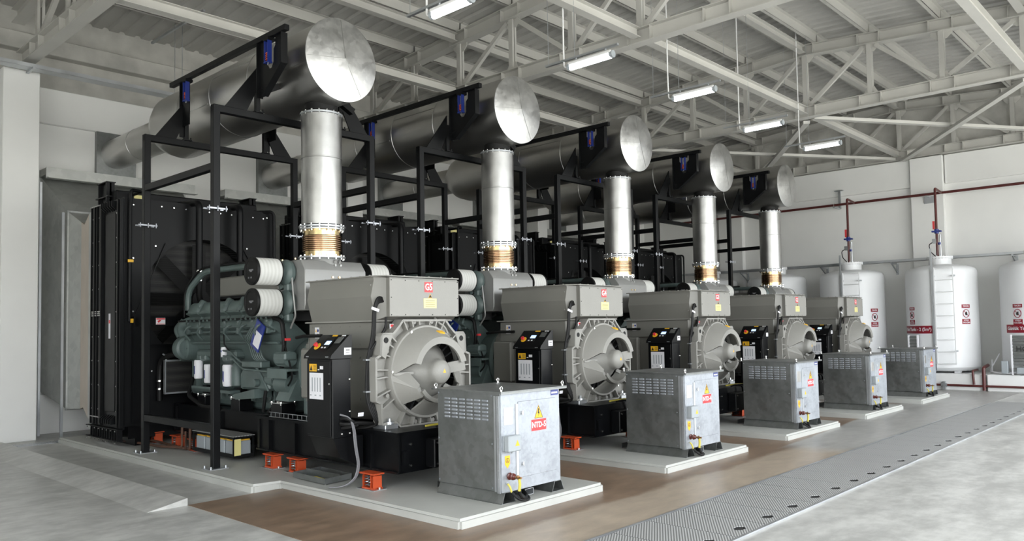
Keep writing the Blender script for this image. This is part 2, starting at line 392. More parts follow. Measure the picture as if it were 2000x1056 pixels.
# right wall
b = MB(); b.box(WX, WX+.25, -6, WY, 0, 6.35); struct('wall_right', b, 'wall')
b = MB(); b.box(WX, WX+.25, -6, WY, 6.35, 8.4); struct('wall_right', b, 'roughwall')
b = MB(); b.box(WX-.10, WX, -6, 5.95, 5.55, 6.35, bev=.01); b.box(WX-.10, WX, 6.85, WY, 5.55, 6.35, bev=.01); struct('trim_5', b, 'wall')
for y in (-.3, 6.4, 12.4):
    b = MB(); b.box(WX-.2, WX, y-.42, y+.42, 0, 6.35, bev=.012); struct('wall_right', b, 'wall')
b = MB(); b.box(-2.85, -2.6, -6, WY, 3.6, 8.4).box(-2.85, -2.6, 7.0, WY, 0, 3.6).box(-2.85, -2.6, -6, -1.0, 0, 3.6); struct('unseen_wall_left', b, 'wall')  # unseen wall added to cut light from the left, opening shaped to brighten floor
b = MB(); b.box(-2.85, WX+.25, -2.0, -1.75, 5.6, 8.0); b.box(WX-1.5, WX, -2.0, -1.75, 0, 5.6); struct('unseen_wall_front', b, 'wall')  # unseen wall, upper band added to restrict daylight through the open front
# roof deck: trapezoid sheet, corrugations run up the slope
RY, RZ, SL = 7.07, 8.24, .068
b = MB(); prof = []
x = -2.7
while x < WX+.2:
    for dx, dz in ((0, 0), (.17, 0), (.20, .045), (.27, .045), (.30, 0)): prof.append((x+dx, dz))
    x += .30
rows = []
for y in (-2.1, RY, WY+.2):
    rows.append([b.b.verts.new((px, y, RZ-SL*abs(y-RY)+dz)) for px, dz in prof])
for i in range(2):
    for k in range(len(prof)-1): b.b.faces.new((rows[i][k], rows[i][k+1], rows[i+1][k+1], rows[i+1][k]))
bmesh.ops.remove_doubles(b.b, verts=b.b.verts, dist=1e-4)
struct('ceiling', b, 'deck', smooth=0)
# drain channel by the left end of the back wall
b = MB(); b.box(3.0, 4.9, 14.35, 14.65, .001, .006)
for k in range(60): b.box(3.0+.0317*k, 3.012+.0317*k, 14.37, 14.63, .006, .012)
o = obj('drain_grating', b, 'zinc'); tag(o, 'narrow grey drain grating in the floor at the foot of the left wall column', 'grating')

# ================================================================ ROOF STEEL
def zc(y): return RZ-.2-SL*abs(y-RY)       # top of top chord
VY = [7.07-1.4*k for k in range(1, 7)][::-1]+[7.07]+[7.07+1.44*k for k in range(1, 6)]
tl = ['steel roof truss nearest the camera, its end landing on the left wall column', 'second steel roof truss from the left, above the set marked G4',
      'third steel roof truss, carrying its panel over the far sets', 'far steel roof truss standing against the bare end wall']
for ti, x in enumerate(TX[1:]):
    t = thing('roof_truss', tl[ti], 'truss', (x, 7.07, 6.37), 'roof trusses')
    b = MB(); b.ibeam((x, -1.7, 6.5), (x, 15.2, 6.5), .2, .25)
    obj('bottom_chord', b, 'truss', t)
    b = MB(); zl = zc(-1.7)-.125; zm = zc(7.07)-.125; zr = zc(15.5)-.125
    b.ibeam((x, -1.7, zl), (x, 7.07, zm), .2, .25).ibeam((x, 7.07, zm), (x, 15.5, zr), .2, .25)
    obj('top_chord', b, 'truss', t)
    b = MB()
    for y in VY:
        for dy in (-.22, .22):
            if y+dy > 15: continue
            b.box(x-.095, x+.095, y+dy-.006, y+dy+.006, 6.385, 6.615)
            z = zc(y+dy); b.box(x-.095, x+.095, y+dy-.006, y+dy+.006, z-.24, z-.01)
    obj('stiffener_plate', b, 'truss', t)
    for i, y in enumerate(VY):
        b = MB(); z1 = zc(y)-.25
        for s_ in (-.035, .035): b.box(x+s_-.022, x+s_+.022, y-.05, y+.05, 6.62, z1)
        obj('vertical', b, 'truss', t)
        g = MB(); z = z1
        g.prism([(x-.006, y-.2, z+.01), (x-.006, y+.2, z+.01), (x-.006, y+.2, z-.06), (x-.006, y+.1, z-.16), (x-.006, y-.1, z-.16), (x-.006, y-.2, z-.06)], (.012, 0, 0))
        g.prism([(x-.006, y-.16, 6.62), (x-.006, y+.16, 6.62), (x-.006, y+.08, 6.78), (x-.006, y-.08, 6.78)], (.012, 0, 0))
        obj('gusset', g, 'truss', t)
        if i+1 < len(VY):
            y2 = VY[i+1]; b = MB()
            if y < 7: p, q = ((x, y+.12, z1-.03), (x, y2-.12, 6.68)) if i % 2 else ((x, y+.12, 6.68), (x, y2-.12, zc(y2)-.28))
            else: p, q = ((x, y+.12, 6.68), (x, y2-.12, zc(y2)-.28)) if i % 2 else ((x, y+.12, z1-.03), (x, y2-.12, 6.68))
            b.bar(p, q, .07, .08)
            obj('diagonal', b, 'truss', t)
PY = [7.07-.28, 7.07+.28]+[7.07-1.4*k for k in range(1, 7)]+[7.07+1.44*k for k in range(1, 6)]
bays = ['left of the first truss', 'between the first and second trusses', 'between the second and third trusses', 'between the third truss and the end wall']
for bi in range(4):
    x0, x1 = TX[bi]+.0, TX[bi+1]
    for yi, y in enumerate(sorted(PY)):
        z = zc(y)+.0; h = .198
        b = MB(); b.box(x0+.02, x1-.02, y-.004, y+.004, z+.002, z+h); b.box(x0+.02, x1-.02, y-.004, y+.07, z+.002, z+.009); b.box(x0+.02, x1-.02, y-.07, y+.004, z+h-.007, z+h)
        o = obj('roof_purlin', b, 'truss', smooth=0, loc=(x0, y, z))
        n = yi+1
        tag(o, f'cream purlin {bays[bi]}, {["front-most", "2nd", "3rd", "4th", "5th", "6th", "7th", "8th", "9th", "10th", "11th", "12th", "13th"][yi]} from the front' if yi else f'cream steel purlin {bays[bi]}, front-most of its bay', 'purlin', 'roof purlins '+bays[bi])
ties = []
for bi in range(4):
    for y, z, w in ((7.07, zc(7.07)-.13, 'high under the ridge'), (11.4, zc(11.4)-.14, 'high near the back wall'), (11.4, 6.52, 'low near the back wall'), (7.07, 6.52, 'low under the ridge'), (2.85, 6.52, 'low over the front aisle'), (2.85, zc(2.85)-.13, 'high over the front aisle')):
        b = MB(); b.ibeam((TX[bi]+.13, y, z), (TX[bi+1]-.13, y, z), .15, .16, .01)
        o = obj('tie_beam', b, 'truss', loc=(TX[bi], y, z)); tag(o, f'cream steel tie beam {bays[bi]}, {w}', 'beam', 'tie beams between the trusses')
for n, (p, q, l) in enumerate([((17.6, 2.87, 6.325), (23.85, 6.95, 6.325), 'from the front of the third truss to the wall'), ((17.6, 7.0, 6.40), (23.85, 2.87, 6.40), 'running from the middle joint out to the far right'),
        ((17.6, 7.14, 6.325), (23.85, 11.4, 6.325), 'running from the middle joint back to the rear'), ((17.6, 11.4, 6.40), (23.85, 7.19, 6.40), 'running from the rear to the end wall joint')]):
    b = MB(); b.bar(p, q, .14, .07); o = obj('wind_brace', b, 'truss', loc=tuple(p)); tag(o, 'end-bay roof brace, cream, '+l, 'brace', 'wind braces of the end bay')

# ---------------------------------------------------------------- strip lights
LP = [(6.2, 5.75), (9.2, 6.55), (11.85, 6.45), (14.9, 6.6), (17.6, 6.5)]
LN = ['largest lit strip light at the top edge, above the gap beside G5', 'lit strip light under the second truss, upper middle', 'lit strip light, third of the row from the left', 'lit strip light, fourth of the row, over set G2', 'smallest lit strip light, last of the row before the end wall']
L0 = {0: (5.655*1.06, 5.97, 6.72, 5.40)}
lights = [((845, 30), (925, -3), 5.4), ((1112, 147), (1192, 119), 5.55), ((1316, 208), (1392, 185), 5.55), ((1455, 268), (1525, 250), 5.55), ((1574, 301), (1640, 288), 5.55)]
LX = [(5.99, 6.13, 6.78, 5.4), (8.93, 6.33, 7.10, 5.55), (11.45, 6.12, 6.88, 5.55), (14.32, 6.27, 7.04, 5.55), (16.85, 6.13, 6.90, 5.55)]
for i, (x, ya, yb, z) in enumerate(LX):
    t = thing('strip_light', LN[i], 'light', (x, (ya+yb)/2, z), 'row of strip lights')
    b = MB(); b.box(x-.05, x+.05, ya, yb, z+.02, z+.07, bev=.01); obj('housing', b, 'white', t)
    b = MB(); b.cyl((x, ya+.02, z), (x, yb-.02, z), .045, n=16); obj('tube_diffuser', b, 'tube', t)
    b = MB(); b.cyl((x, ya-.02, z+.01), (x, ya+.03, z+.01), .052, n=16).cyl((x, yb-.03, z+.01), (x, yb+.02, z+.01), .052, n=16); obj('end_cap', b, 'grey', t)
    b = MB(); b.box(x-.02, x+.02, ya-.1, yb+.45, z+.11, z+.14); obj('mounting_channel', b, 'zinc', t)
    for y in (ya+.12, yb-.12):
        b = MB(); b.box(x-.012, x+.012, y-.01, y+.01, z+.06, z+.13); obj('bracket', b, 'zinc', t)
    zt = zc(yb)+.19
    for y in (yb-.1, yb+.4):
        b = MB(); b.cyl((x, y, z+.13), (x, y, zt), .004, n=6); obj('hanging_wire', b, 'zinc', t)
    b = MB(); b.tube([(x, yb+.02, z+.01), (x, yb+.10, z+.03), (x+.02, yb+.12, z+.3), (x+.02, yb+.12, zt)], .012, 8, .06); obj('conduit', b, 'white', t)

# ================================================================ TRENCH PLATES
gx = 4.94; k = 0; wpl = .535
while gx < 18.9 and k < 40:
    x0, x1 = gx, gx+wpl-.010; t0 = 3.125+.003*((k*7) % 3); t1 = 3.98+.004*((k*5) % 3)
    b = MB(); sxm = (x0+x1)/2; sy = 3.245; sw, sh = .082, .046
    # plate with a hand slot: outline to hexagonal hole
    hole = [(sxm-sw, sy), (sxm-sw*.45, sy+sh), (sxm+sw*.45, sy+sh), (sxm+sw, sy), (sxm+sw*.45, sy-sh), (sxm-sw*.45, sy-sh)]
    out = [(x0, sy), (x0, t1), (x1, t1), (x1, sy), (x1, t0), (x0, t0)]
    for z0 in (.008, .014):
        A = [b.b.verts.new((p[0], p[1], z0)) for p in hole]; B = [b.b.verts.new((p[0], p[1], z0)) for p in out]
        for i in range(6): b.b.faces.new((A[i], A[(i+1) % 6], B[(i+1) % 6], B[i]))
        if z0 < .01: A0, B0 = A, B
    for i in range(6):
        j = (i+1) % 6; b.b.faces.new((A0[i], A0[j], A[j], A[i])); b.b.faces.new((B0[i], B0[j], B[j], B[i]))
    o = obj('trench_cover_plate', b, 'tread', smooth=0, loc=(x0, t0, .004))
    tag(o, f'ribbed steel trench cover plate with hand slot, {["lowest in the picture", "second", "third", "fourth", "fifth", "sixth", "seventh", "eighth", "ninth", "tenth"][k] if k < 10 else "number "+str(k+1)} of the strip', 'cover plate', 'trench cover plates')
    gx += wpl; k += 1
b = MB(); b.box(4.94, 18.98, 3.10, 4.03, .001, .0035); struct('trench_shade', b, 'ink')  # black sheet paints the trench shade seen through slots and gaps
b = MB(); b.box(4.94, 18.98, 3.10, 3.125, .001, .016).box(4.94, 18.98, 4.0, 4.025, .001, .016); struct('trim_7', b, 'zinc')

# ================================================================ ONE SET, built at the nearest place
UNIT = []          # (object, label template)
def U(o, tmpl): UNIT.append((o, tmpl)); o['label'] = tmpl.format(p=PLACE[0], w=WHICH[0], n=5, g='') ; return o
# ---- concrete pad
b = MB()
xa, xb = XC-1.085, XC+1.02
pts = [(xa, 5.085), (xb, 5.085), (xb, 8.01), (XC+1.44, 8.01), (XC+1.44, 14.3), (XC-1.44, 14.3), (XC-1.44, 8.01), (xa, 8.01)]
b.prism([(x, y, 0) for x, y in pts], (0, 0, ZP))
bmesh.ops.bevel(b.b, geom=[e for e in b.b.edges if all(v.co.z > .05 for v in e.verts)]+[e for e in b.b.edges if abs(e.verts[0].co.z-e.verts[1].co.z) > .05], offset=.026, segments=4, affect='EDGES')
o = obj('concrete_pad', b, 'pad', loc=(XC, 8, 0)); tag(o, '', 'concrete pad', 'equipment pads'); U(o, '{p} grey concrete pad, the one under set {w} and cabinet NTD-{n}')

# ---- support frame
FX0, FX1, FY0, FY1, FZ = XC-1.256+.045, XC+1.217-.045, 9.325, 11.40, 4.61
t = thing('support_frame', '', 'steel frame', (XC, FY0, ZP), 'silencer support frames'); U(t, 'tall black steel frame of square posts around set {w}, carrying its silencer')
for x in (FX0, FX1):
    for y in (FY0, FY1):
        b = MB(); b.box(x-.045, x+.045, y-.045, y+.045, ZP+.01, FZ, bev=.006); p = obj('post', b, 'black', t)
        b = MB(); b.box(x-.12, x+.12, y-.11, y+.11, ZP, ZP+.012); b.bolts([(x+a, y+c, ZP+.012) for a in (-.095, .095) for c in (-.085, .085)], (0, 0, 1), .012, .03); obj('base_plate', b, 'zinc', p)
        zz = 3.3 if x < XC else 3.32
        b = MB(); b.bar((x-.13, y-.055, zz), (x+.13, y-.055, zz), .02, .02).bar((x-.13, y+.055, zz), (x+.13, y+.055, zz), .02, .02)
        for s_ in (-.11, .0, .11): b.cyl((x+s_, y-.07, zz-.035), (x+s_, y-.07, zz+.03), .008, n=8)
        obj('clamp', b, 'spring', p, 'galvanised steel clamp')
for y in (FY0, FY1):
    b = MB(); b.box(FX0-.045, FX1+.045, y-.044, y+.044, FZ-.09, FZ, bev=.005); obj('top_beam', b, 'black', t)
for x in (FX0, FX1):
    b = MB(); b.box(x-.043, x+.043, FY0+.04, FY1-.04, 3.79, 3.88, bev=.005); obj('side_rail', b, 'black', t)
b = MB(); b.box(FX0-.04, FX0+.04, FY0+.04, FY1-.04, .54, .63, bev=.005); obj('lower_rail', b, 'black', t)
for y in (FY0, FY1):
    for s_ in (-1, 1):
        X = lambda v: XC+s_*(v-XC)*-1
        xx = lambda v: XC-s_*(XC-v) if s_ > 0 else XC+(XC-v)
        g = MB(); g.prism([(xx(4.72), y-.03, FZ), (xx(5.16), y-.03, 5.20), (xx(5.16), y-.03, 4.90), (xx(5.02), y-.03, FZ)], (0, .02, 0)); obj('gusset', g, 'black', t)
        g = MB(); g.box(xx(5.18)-.03, xx(5.18)+.03, y-.03, y+.03, FZ, 5.05, bev=.003); q = obj('hanger_post', g, 'black', t)
        g = MB(); g.box(xx(5.18)-.06, xx(5.18)+.06, y-.07, y+.05, FZ, FZ+.014); g.bolts([(xx(5.18)+a, y-.055, FZ+.014) for a in (-.045, .045)], (0, 0, 1), .01, .03); obj('foot_plate', g, 'black', q)
# ---- silencer with its hanging rails
SY, SZ, SR = 8.35, 5.225, .528
t = thing('exhaust_silencer', '', 'silencer', (XC, SY, SZ-SR), 'exhaust silencers'); U(t, 'big shiny cylindrical exhaust silencer above set {w}, its pipe running to the back wall')
b = MB(); b.lathe((XC, SY, SZ), (0, 1, 0), [(0.0, SR-.004), (.0, SR), (4.6, SR), (4.85, SR*.86), (5.05, .31), (5.1, .285)], 64)
sh = obj('shell', b, 'stainless', t)
b = MB()
for yy in (1.45, 2.55, 3.62): b.lathe((XC, SY+yy, SZ), (0, 1, 0), [(0, SR+.001), (.004, SR+.006), (.014, SR+.006), (.018, SR+.001), (0, SR+.001)], 64)
for yy, aa in ((0., 2.9), (1.45, 3.6), (2.6, 2.9)):
    b.lathe((XC, SY+yy, SZ), (0, 1, 0), [(.02, SR+.001), (.02, SR+.005), (1.1, SR+.005), (1.1, SR+.001), (.02, SR+.001)], 1, aa, aa+.02)
obj('seam', b, 'alupipe', sh)
# end disc: shallow cone of folded sheets
b = MB(); b.lathe((XC, SY, SZ), (0, -1, 0), [(-.01, SR-.01), (-.01, SR+.008), (.006, SR+.008), (.012, SR-.006), (.085, .001)], 64); dsc = obj('end_disc', b, 'aludisc', t, 'bright aluminium end disc')
b = MB(); apex = Vector((XC, SY-.088, SZ))
for a in (92, 186, 304):
    a = math.radians(a); p = Vector((XC+math.cos(a)*(SR-.01), SY-.013, SZ+math.sin(a)*(SR-.01))); b.bar(apex, p, .007, .006, (0, 1, 0))
obj('sheet_fold', b, 'alupipe', dsc)
b = MB(); b.lathe((XC, 13.4, SZ), (0, 1, 0), [(0, .285), (WY-13.4, .285)], 40)
pp = obj('tail_pipe', b, 'stainless', t)
b = MB(); b.lathe((XC, 14.6, SZ), (0, 1, 0), [(0, .286), (.003, .291), (.012, .291), (.015, .286), (0, .286)], 40); obj('seam', b, 'alupipe', pp)
b = MB(); b.box(XC-.36, XC+.36, WY-.108, WY-.1, 4.74, 5.62); b.box(XC-.36, XC+.36, WY-.1, WY+.0, 4.74, 5.62)
obj('wall_plate', b, 'galv', t, 'galvanised plate on the wall')
b = MB(); b.cyl((XC, 8.82, SZ-SR+.03), (XC, 8.82, 4.62), .215, n=32); obj('inlet_neck', b, 'rubber', t, 'black inlet neck')
def sh_off(b):
    bmesh.ops.translate(b.b, verts=b.b.verts, vec=Vector((0, .16, .055))); return b
for s_ in (-1, 1):
    x = XC+s_*.72
    b = MB(); b.box(x-.035, x+.035, 8.3 if s_ < 0 else 9.15, 11.55, 5.405, 5.475, bev=.004); rl = obj('hanging_rail', sh_off(b), 'black', t)
    for y, wd in ((8.72 if s_ < 0 else 9.25, .05), (11.02, .05)):
        b = MB(); b.box(x-.055, x+.055, y-.06, y+.06, 5.37, 5.408); obj('saddle', sh_off(b), 'black', rl)
        b = MB(); xs_ = x+s_*.02
        b.box(xs_-.03, xs_+.03, y-.045, y-.037, 5.1, 5.37).box(xs_-.03, xs_+.03, y+.037, y+.045, 5.1, 5.37).box(xs_-.035, xs_+.035, y-.05, y+.05, 5.085, 5.10); obj('spring_cage', sh_off(b), 'blue', rl, 'blue spring cage')
        b = MB(); b.coil((xs_, y, 5.12), .024, .10, 4, .007); obj('coil_spring', sh_off(b), 'orange', rl, 'orange coil spring')
        b = MB(); b.cyl((xs_, y, 5.06), (xs_, y, 5.36), .007, n=8); obj('spring_rod', sh_off(b), 'ironbolt', rl)
    # pierced side plate at the front, plain plate at the back
    b = MB(); o1 = [(8.40, 5.405), (8.40, 5.02), (8.84, 4.70), (8.99, 4.70), (8.99, 5.405)]
    xo = x-s_*.02-.006
    o1 = [(8.40, 5.405), (8.40, 5.02), (8.84, 4.70), (8.99, 4.70), (8.99, 5.405), (8.84, 5.405), (8.84, 5.30), (8.80, 5.26), (8.80, 5.10), (8.75, 5.03), (8.69, 5.03), (8.64, 5.10), (8.64, 5.26), (8.60, 5.30), (8.60, 5.405)]
    b.prism([(xo, y, z) for y, z in o1], (.012, 0, 0)); b.box(xo-.04, xo+.05, 8.985, 8.995, 4.70, 5.405).box(xo-.04, xo+.05, 8.395, 8.405, 5.02, 5.405)
    b.bar((xo, 8.40, 5.02), (xo, 8.85, 4.70), .09, .008, (0, 1, 1))
    if s_ < 0: obj('side_plate', sh_off(b), 'black', t)
    else: b.b.free()
    b = MB(); b.box(xo, xo+.012, 10.99, 11.25, 4.75, 5.405).box(xo-.03, xo+.04, 11.24, 11.25, 4.6, 5.405); obj('side_plate', sh_off(b), 'black', t)
    b = MB(); b.prism([(XC+s_*.68, 8.9, 4.74), (XC+s_*.45, 8.9, 4.86), (XC+s_*.5, 8.9, 4.92), (XC+s_*.72, 8.9, 4.82)], (0, .09, 0)); obj('cradle_strap', sh_off(b), 'black', t)
# ---- riser, bellows
RYc = 8.82
t = thing('exhaust_riser', '', 'exhaust pipe', (XC, RYc, 2.66), 'exhaust risers'); U(t, 'vertical silver exhaust pipe with bronze bellows joining engine {w} to its silencer')
b = MB(); b.lathe((XC, RYc, 3.14), (0, 0, 1), [(0, .262), (1.44, .262)], 40); pp = obj('clad_pipe', b, 'alupipe', t)
b = MB(); b.lathe((XC, RYc, 4.0), (0, 0, 1), [(0, .2625), (.004, .268), (.014, .268), (.018, .2625), (0, .2625)], 40); obj('seam', b, 'alupipe', pp)
def flange(z, r, hh=.022, nb=16, m='zinc'):
    b = MB(); b.lathe((XC, RYc, z), (0, 0, 1), [(0, r), (hh, r)], 40)
    f = obj('flange', b, m, t)
    b = MB()
    for k in range(nb):
        a = 2*PI*k/nb+.1; b.cyl((XC+math.cos(a)*(r-.022), RYc+math.sin(a)*(r-.022), z-.02), (XC+math.cos(a)*(r-.022), RYc+math.sin(a)*(r-.022), z+hh+.02), .011, n=6)
    obj('flange_bolts', b, 'ironbolt', f)
flange(4.585, .275); flange(3.10, .30); flange(2.70, .30); flange(3.07, .29, .02)
prof = [(0, .235), (.05, .235)]
for k in range(8): z = .055+.026*k; prof += [(z, .228), (z+.006, .252), (z+.018, .252), (z+.024, .228)]
prof += [(.27, .235), (.33, .235)]
b = MB(); b.lathe((XC, RYc, 2.735), (0, 0, 1), prof[2:-2], 40); bl = obj('bellows', b, 'brass', t, 'bronze corrugated bellows')
b = MB(); b.lathe((XC, RYc, 2.72), (0, 0, 1), [(0, .236), (.07, .236)], 40).lathe((XC, RYc, 3.0), (0, 0, 1), [(0, .236), (.07, .236)], 40); obj('bellows_collar', b, 'gold', bl)
# ================================================================ ALTERNATOR
AX, AZ, AY = 5.84, 1.285, 6.80
t = thing('alternator', '', 'alternator', (AX, 7.5, .68), 'alternators'); U(t, 'grey alternator with the red {w} sign on its terminal box')
def plate_outline():
    L = [(-.32, .585), (-.375, .52), (-.47, .43), (-.475, .435), (-.60, .435), (-.625, .40), (-.635, .20), (-.70, .175), (-.70, -.29), (-.63, -.32), (-.62, -.545), (-.44, -.54), (-.36, -.60)]
    return L+[(-x, z) for x, z in reversed(L)]
OUT = plate_outline()
# main body
b = MB(); prof = [(-.50, .22), (-.50, -.25), (-.43, -.45), (-.28, -.56), (.28, -.56), (.43, -.45), (.50, -.25), (.50, .22), (.50, .30), (-.50, .30)]
b.prism([(AX+x, 6.93, AZ+z) for x, z in prof], (0, 1.45, 0)); bd = obj('stator_housing', b, 'altgrey', t)
b = MB(); b.bolts([(AX-.50, y, z) for y in (7.05, 7.35, 8.0, 8.3) for z in (1.45, .98)], (-1, 0, 0), .014, .012); obj('side_bolts', b, 'altgrey', bd)
b = MB(); b.box(AX-.54, AX+.54, 7.03, 8.32, 1.545, 1.85, bev=.012); lb = obj('lower_cover', b, 'altgrey', t)
b = MB(); b.box(AX-.575, AX+.575, 6.98, 8.35, 1.85, 1.866); obj('cover_flange', b, 'castgrey', lb)
b = MB(); b.bolts([(AX-.54, 7.1+.19*k, z) for k in range(7) for z in (1.60, 1.80)], (-1, 0, 0), .007, .004); obj('rivets', b, 'altgrey', lb)
# terminal box upper body with bulged sides
b = MB(); cs = [(-.605, 2.338), (-.60, 2.30), (-.64, 2.125), (-.575, 1.866), (.575, 1.866), (.64, 2.125), (.60, 2.30), (.605, 2.338)]
yb0, yb1 = 6.95, 8.20
A = [b.b.verts.new((AX+x, yb1, z)) for x, z in cs]; B_ = [b.b.verts.new((AX+x, yb0, z)) for x, z in cs]
cs2 = [(-.50, 2.33), (-.50, 2.30), (-.50, 2.12), (-.50, 1.90), (.50, 1.90), (.50, 2.12), (.50, 2.30), (.50, 2.33)]
C_ = [b.b.verts.new((AX+x, 6.86, z)) for x, z in cs2]
D_ = [b.b.verts.new((AX+x, 6.80, z)) for x, z in cs2]
for R0, R1 in ((A, B_), (B_, C_), (C_, D_)):
    for i in range(8): b.b.faces.new((R0[i], R0[(i+1) % 8], R1[(i+1) % 8], R1[i]))
b.b.faces.new(A); b.b.faces.new(D_)
tb = obj('terminal_box', b, 'altgrey', t, smooth=20)
b = MB(); b.prism([(AX-.635, 8.24, 2.338), (AX-.635, 6.945, 2.338), (AX-.53, 6.80, 2.338), (AX+.53, 6.80, 2.338), (AX+.635, 6.945, 2.338), (AX+.635, 8.24, 2.338)], (0, 0, .014)); lid = obj('box_lid', b, 'altgrey', tb)
b = MB(); b.bolts([(AX-.615, 7.0+.17*k, 2.352) for k in range(8)]+[(AX+.615, 7.0+.17*k, 2.352) for k in range(8)]+[(AX-.45+.18*k, 6.83, 2.352) for k in range(6)], (0, 0, 1), .011, .008)
b.bolts([(AX-.615, 6.99, z) for z in (2.0, 2.08, 2.17, 2.25)], (0, -1, 0), .01, .01)
obj('box_bolts', b, 'castgrey', tb)
b = MB(); b.box(AX-.509, AX+.509, 6.785, 6.80, 1.904, 2.315, bev=.003); fp = obj('front_plate', b, 'castgrey', tb)
b = MB(); b.bolts([(AX-.49+.196*k, 6.785, z) for k in range(6) for z in (1.92, 2.30)]+[(AX+s_*.49, 6.785, 2.11) for s_ in (-1, 1)], (0, -1, 0), .006, .004); obj('plate_screws', b, 'black', fp)
GP = fp
b = MB(); b.box(AX-.03, AX+.16, 6.782, 6.7845, 1.995, 2.105); obj('rating_plate', b, 'paleyellow', fp, 'pale yellow rating plate')
b = MB()
for k in range(4): b.box(AX-.005, AX+.135, 6.781, 6.782, 2.015+.02*k, 2.019+.02*k)
b.prism([(AX+.045, 6.7815, 2.115), (AX+.09, 6.7815, 2.115), (AX+.0675, 6.7815, 2.15)], (0, .002, 0)); obj('plate_print', b, 'ink', fp)
b = MB(); b.prism([(AX+.04, 6.783, 2.11), (AX+.095, 6.783, 2.11), (AX+.0675, 6.783, 2.16)], (0, .002, 0)); obj('warning_triangle', b, 'yellow', fp)
# stickers on the left side
b = MB(); b.box(AX-.5425, AX-.541, 8.10, 8.19, 1.67, 1.80); sk = obj('side_sticker', b, 'label', t)
b = MB(); b.prism([(AX-.5435, 8.18, 1.745), (AX-.5435, 8.15, 1.745), (AX-.5435, 8.165, 1.785)], (.001, 0, 0)); obj('warning_triangle', b, 'yellow', sk)
b = MB(); b.cyl((AX-.544, 8.125, 1.762), (AX-.5425, 8.125, 1.762), .018); obj('blue_disc', b, 'blue', sk)
b = MB(); b.box(AX-.5435, AX-.5425, 8.115, 8.135, 1.69, 1.725).box(AX-.5435, AX-.5425, 8.155, 8.18, 1.69, 1.695).box(AX-.5435, AX-.5425, 8.155, 8.18, 1.71, 1.715); obj('print', b, 'ink', sk)
b = MB(); b.box(AX-.42, AX-.30, 6.905, 6.91, 1.66, 1.82); sk = obj('front_sticker', b, 'label', t)
b = MB(); b.box(AX-.41, AX-.31, 6.902, 6.905, 1.79, 1.815); obj('print', b, 'red', sk)
# end bracket casting
def ray_out(a):
    dx, dz = math.cos(a), math.sin(a); best = None
    for i in range(len(OUT)):
        x1, z1 = OUT[i]; x2, z2 = OUT[(i+1) % len(OUT)]
        den = dx*(z2-z1)-dz*(x2-x1)
        if abs(den) < 1e-9: continue
        tt = (x1*(z2-z1)-z1*(x2-x1))/den; uu = (x1*dz-z1*dx)/den
        if tt > 0 and -1e-6 <= uu <= 1+1e-6: best = tt if best is None else max(best, tt)
    return best
angs = sorted(set([round(2*PI*k/72, 5) for k in range(72)]+[round(math.atan2(z, x) % (2*PI), 5) for x, z in OUT]))
b = MB(); rings = []
for y in (AY+.075, AY+.15):
    rings.append([[b.b.verts.new((AX+math.cos(a)*r, y, AZ+math.sin(a)*r)) for a in angs] for r in ()]or None)
ri, ro = .485, None
v = {}
for yi, y in enumerate((AY+.075, AY+.15)):
    for ai, a in enumerate(angs):
        r = ray_out(a)
        v[yi, ai, 0] = b.b.verts.new((AX+math.cos(a)*ri, y, AZ+math.sin(a)*ri)); v[yi, ai, 1] = b.b.verts.new((AX+math.cos(a)*r, y, AZ+math.sin(a)*r))
N_ = len(angs)
for ai in range(N_):
    aj = (ai+1) % N_
    b.b.faces.new((v[0, ai, 0], v[0, aj, 0], v[0, aj, 1], v[0, ai, 1])); b.b.faces.new((v[1, ai, 0], v[1, ai, 1], v[1, aj, 1], v[1, aj, 0]))
    b.b.faces.new((v[0, ai, 1], v[0, aj, 1], v[1, aj, 1], v[1, ai, 1])); b.b.faces.new((v[0, ai, 0], v[1, ai, 0], v[1, aj, 0], v[0, aj, 0]))
eb = obj('end_bracket', b, 'castgrey', t, smooth=25)
b = MB()
for i in range(len(OUT)):
    p, q = Vector((OUT[i][0], 0, OUT[i][1])), Vector((OUT[(i+1) % len(OUT)][0], 0, OUT[(i+1) % len(OUT)][1]))
    n_ = (p+q); n_.normalize(); off = n_*.012
    a_, c_ = Vector((AX, AY+.045, AZ))+p-off, Vector((AX, AY+.045, AZ))+q-off
    if (c_-a_).length > .01: b.bar(a_, c_, .024, .09, (0, 1, 0))
obj('bracket_rim', b, 'castgrey', eb)
b = MB()
for s_ in (-1, 1):
    # solid lifting ears with a round hole look
    ear = [(s_*.46, .42), (s_*.60, .435), (s_*.625, .40), (s_*.63, .20), (s_*.56, .16)]
    b.prism([(AX+x, AY+.0, AZ+z) for x, z in ear], (0, .075, 0))
obj('lifting_ear', b, 'castgrey', eb)
b = MB()
for s_ in (-1, 1): b.cyl((AX+s_*.555, AY-.002, AZ+.36), (AX+s_*.555, AY+.03, AZ+.36), .032, n=20)
obj('ear_hole_dark', b, 'rubber', eb)  # black discs paint the dark of the holes on solid ears
b = MB()
for a in (72, 82, 98, 108, 62, 118, 140, 148, 160, 176, 184, 200, 212, 236, 252, 262, 278, 288, 304, 328, 340, 356, 4, 20, 32, 40):
    a_ = math.radians(a); r = ray_out(a_)-.015
    if r < .545: continue
    p = Vector((AX+math.cos(a_)*.52, AY+.045, AZ+math.sin(a_)*.52)); q = Vector((AX+math.cos(a_)*r, AY+.04, AZ+math.sin(a_)*r)); b.bar(p, q, .016, .075, (0, 1, 0))
obj('bracket_rib', b, 'castgrey', eb)
b = MB()
for a in (77, 103, 155, 205, 257, 283, 335, 25):
    a_ = math.radians(a); b.cyl((AX+math.cos(a_)*.57, AY+.03, AZ+math.sin(a_)*.57), (AX+math.cos(a_)*.57, AY+.08, AZ+math.sin(a_)*.57), .024, n=14)
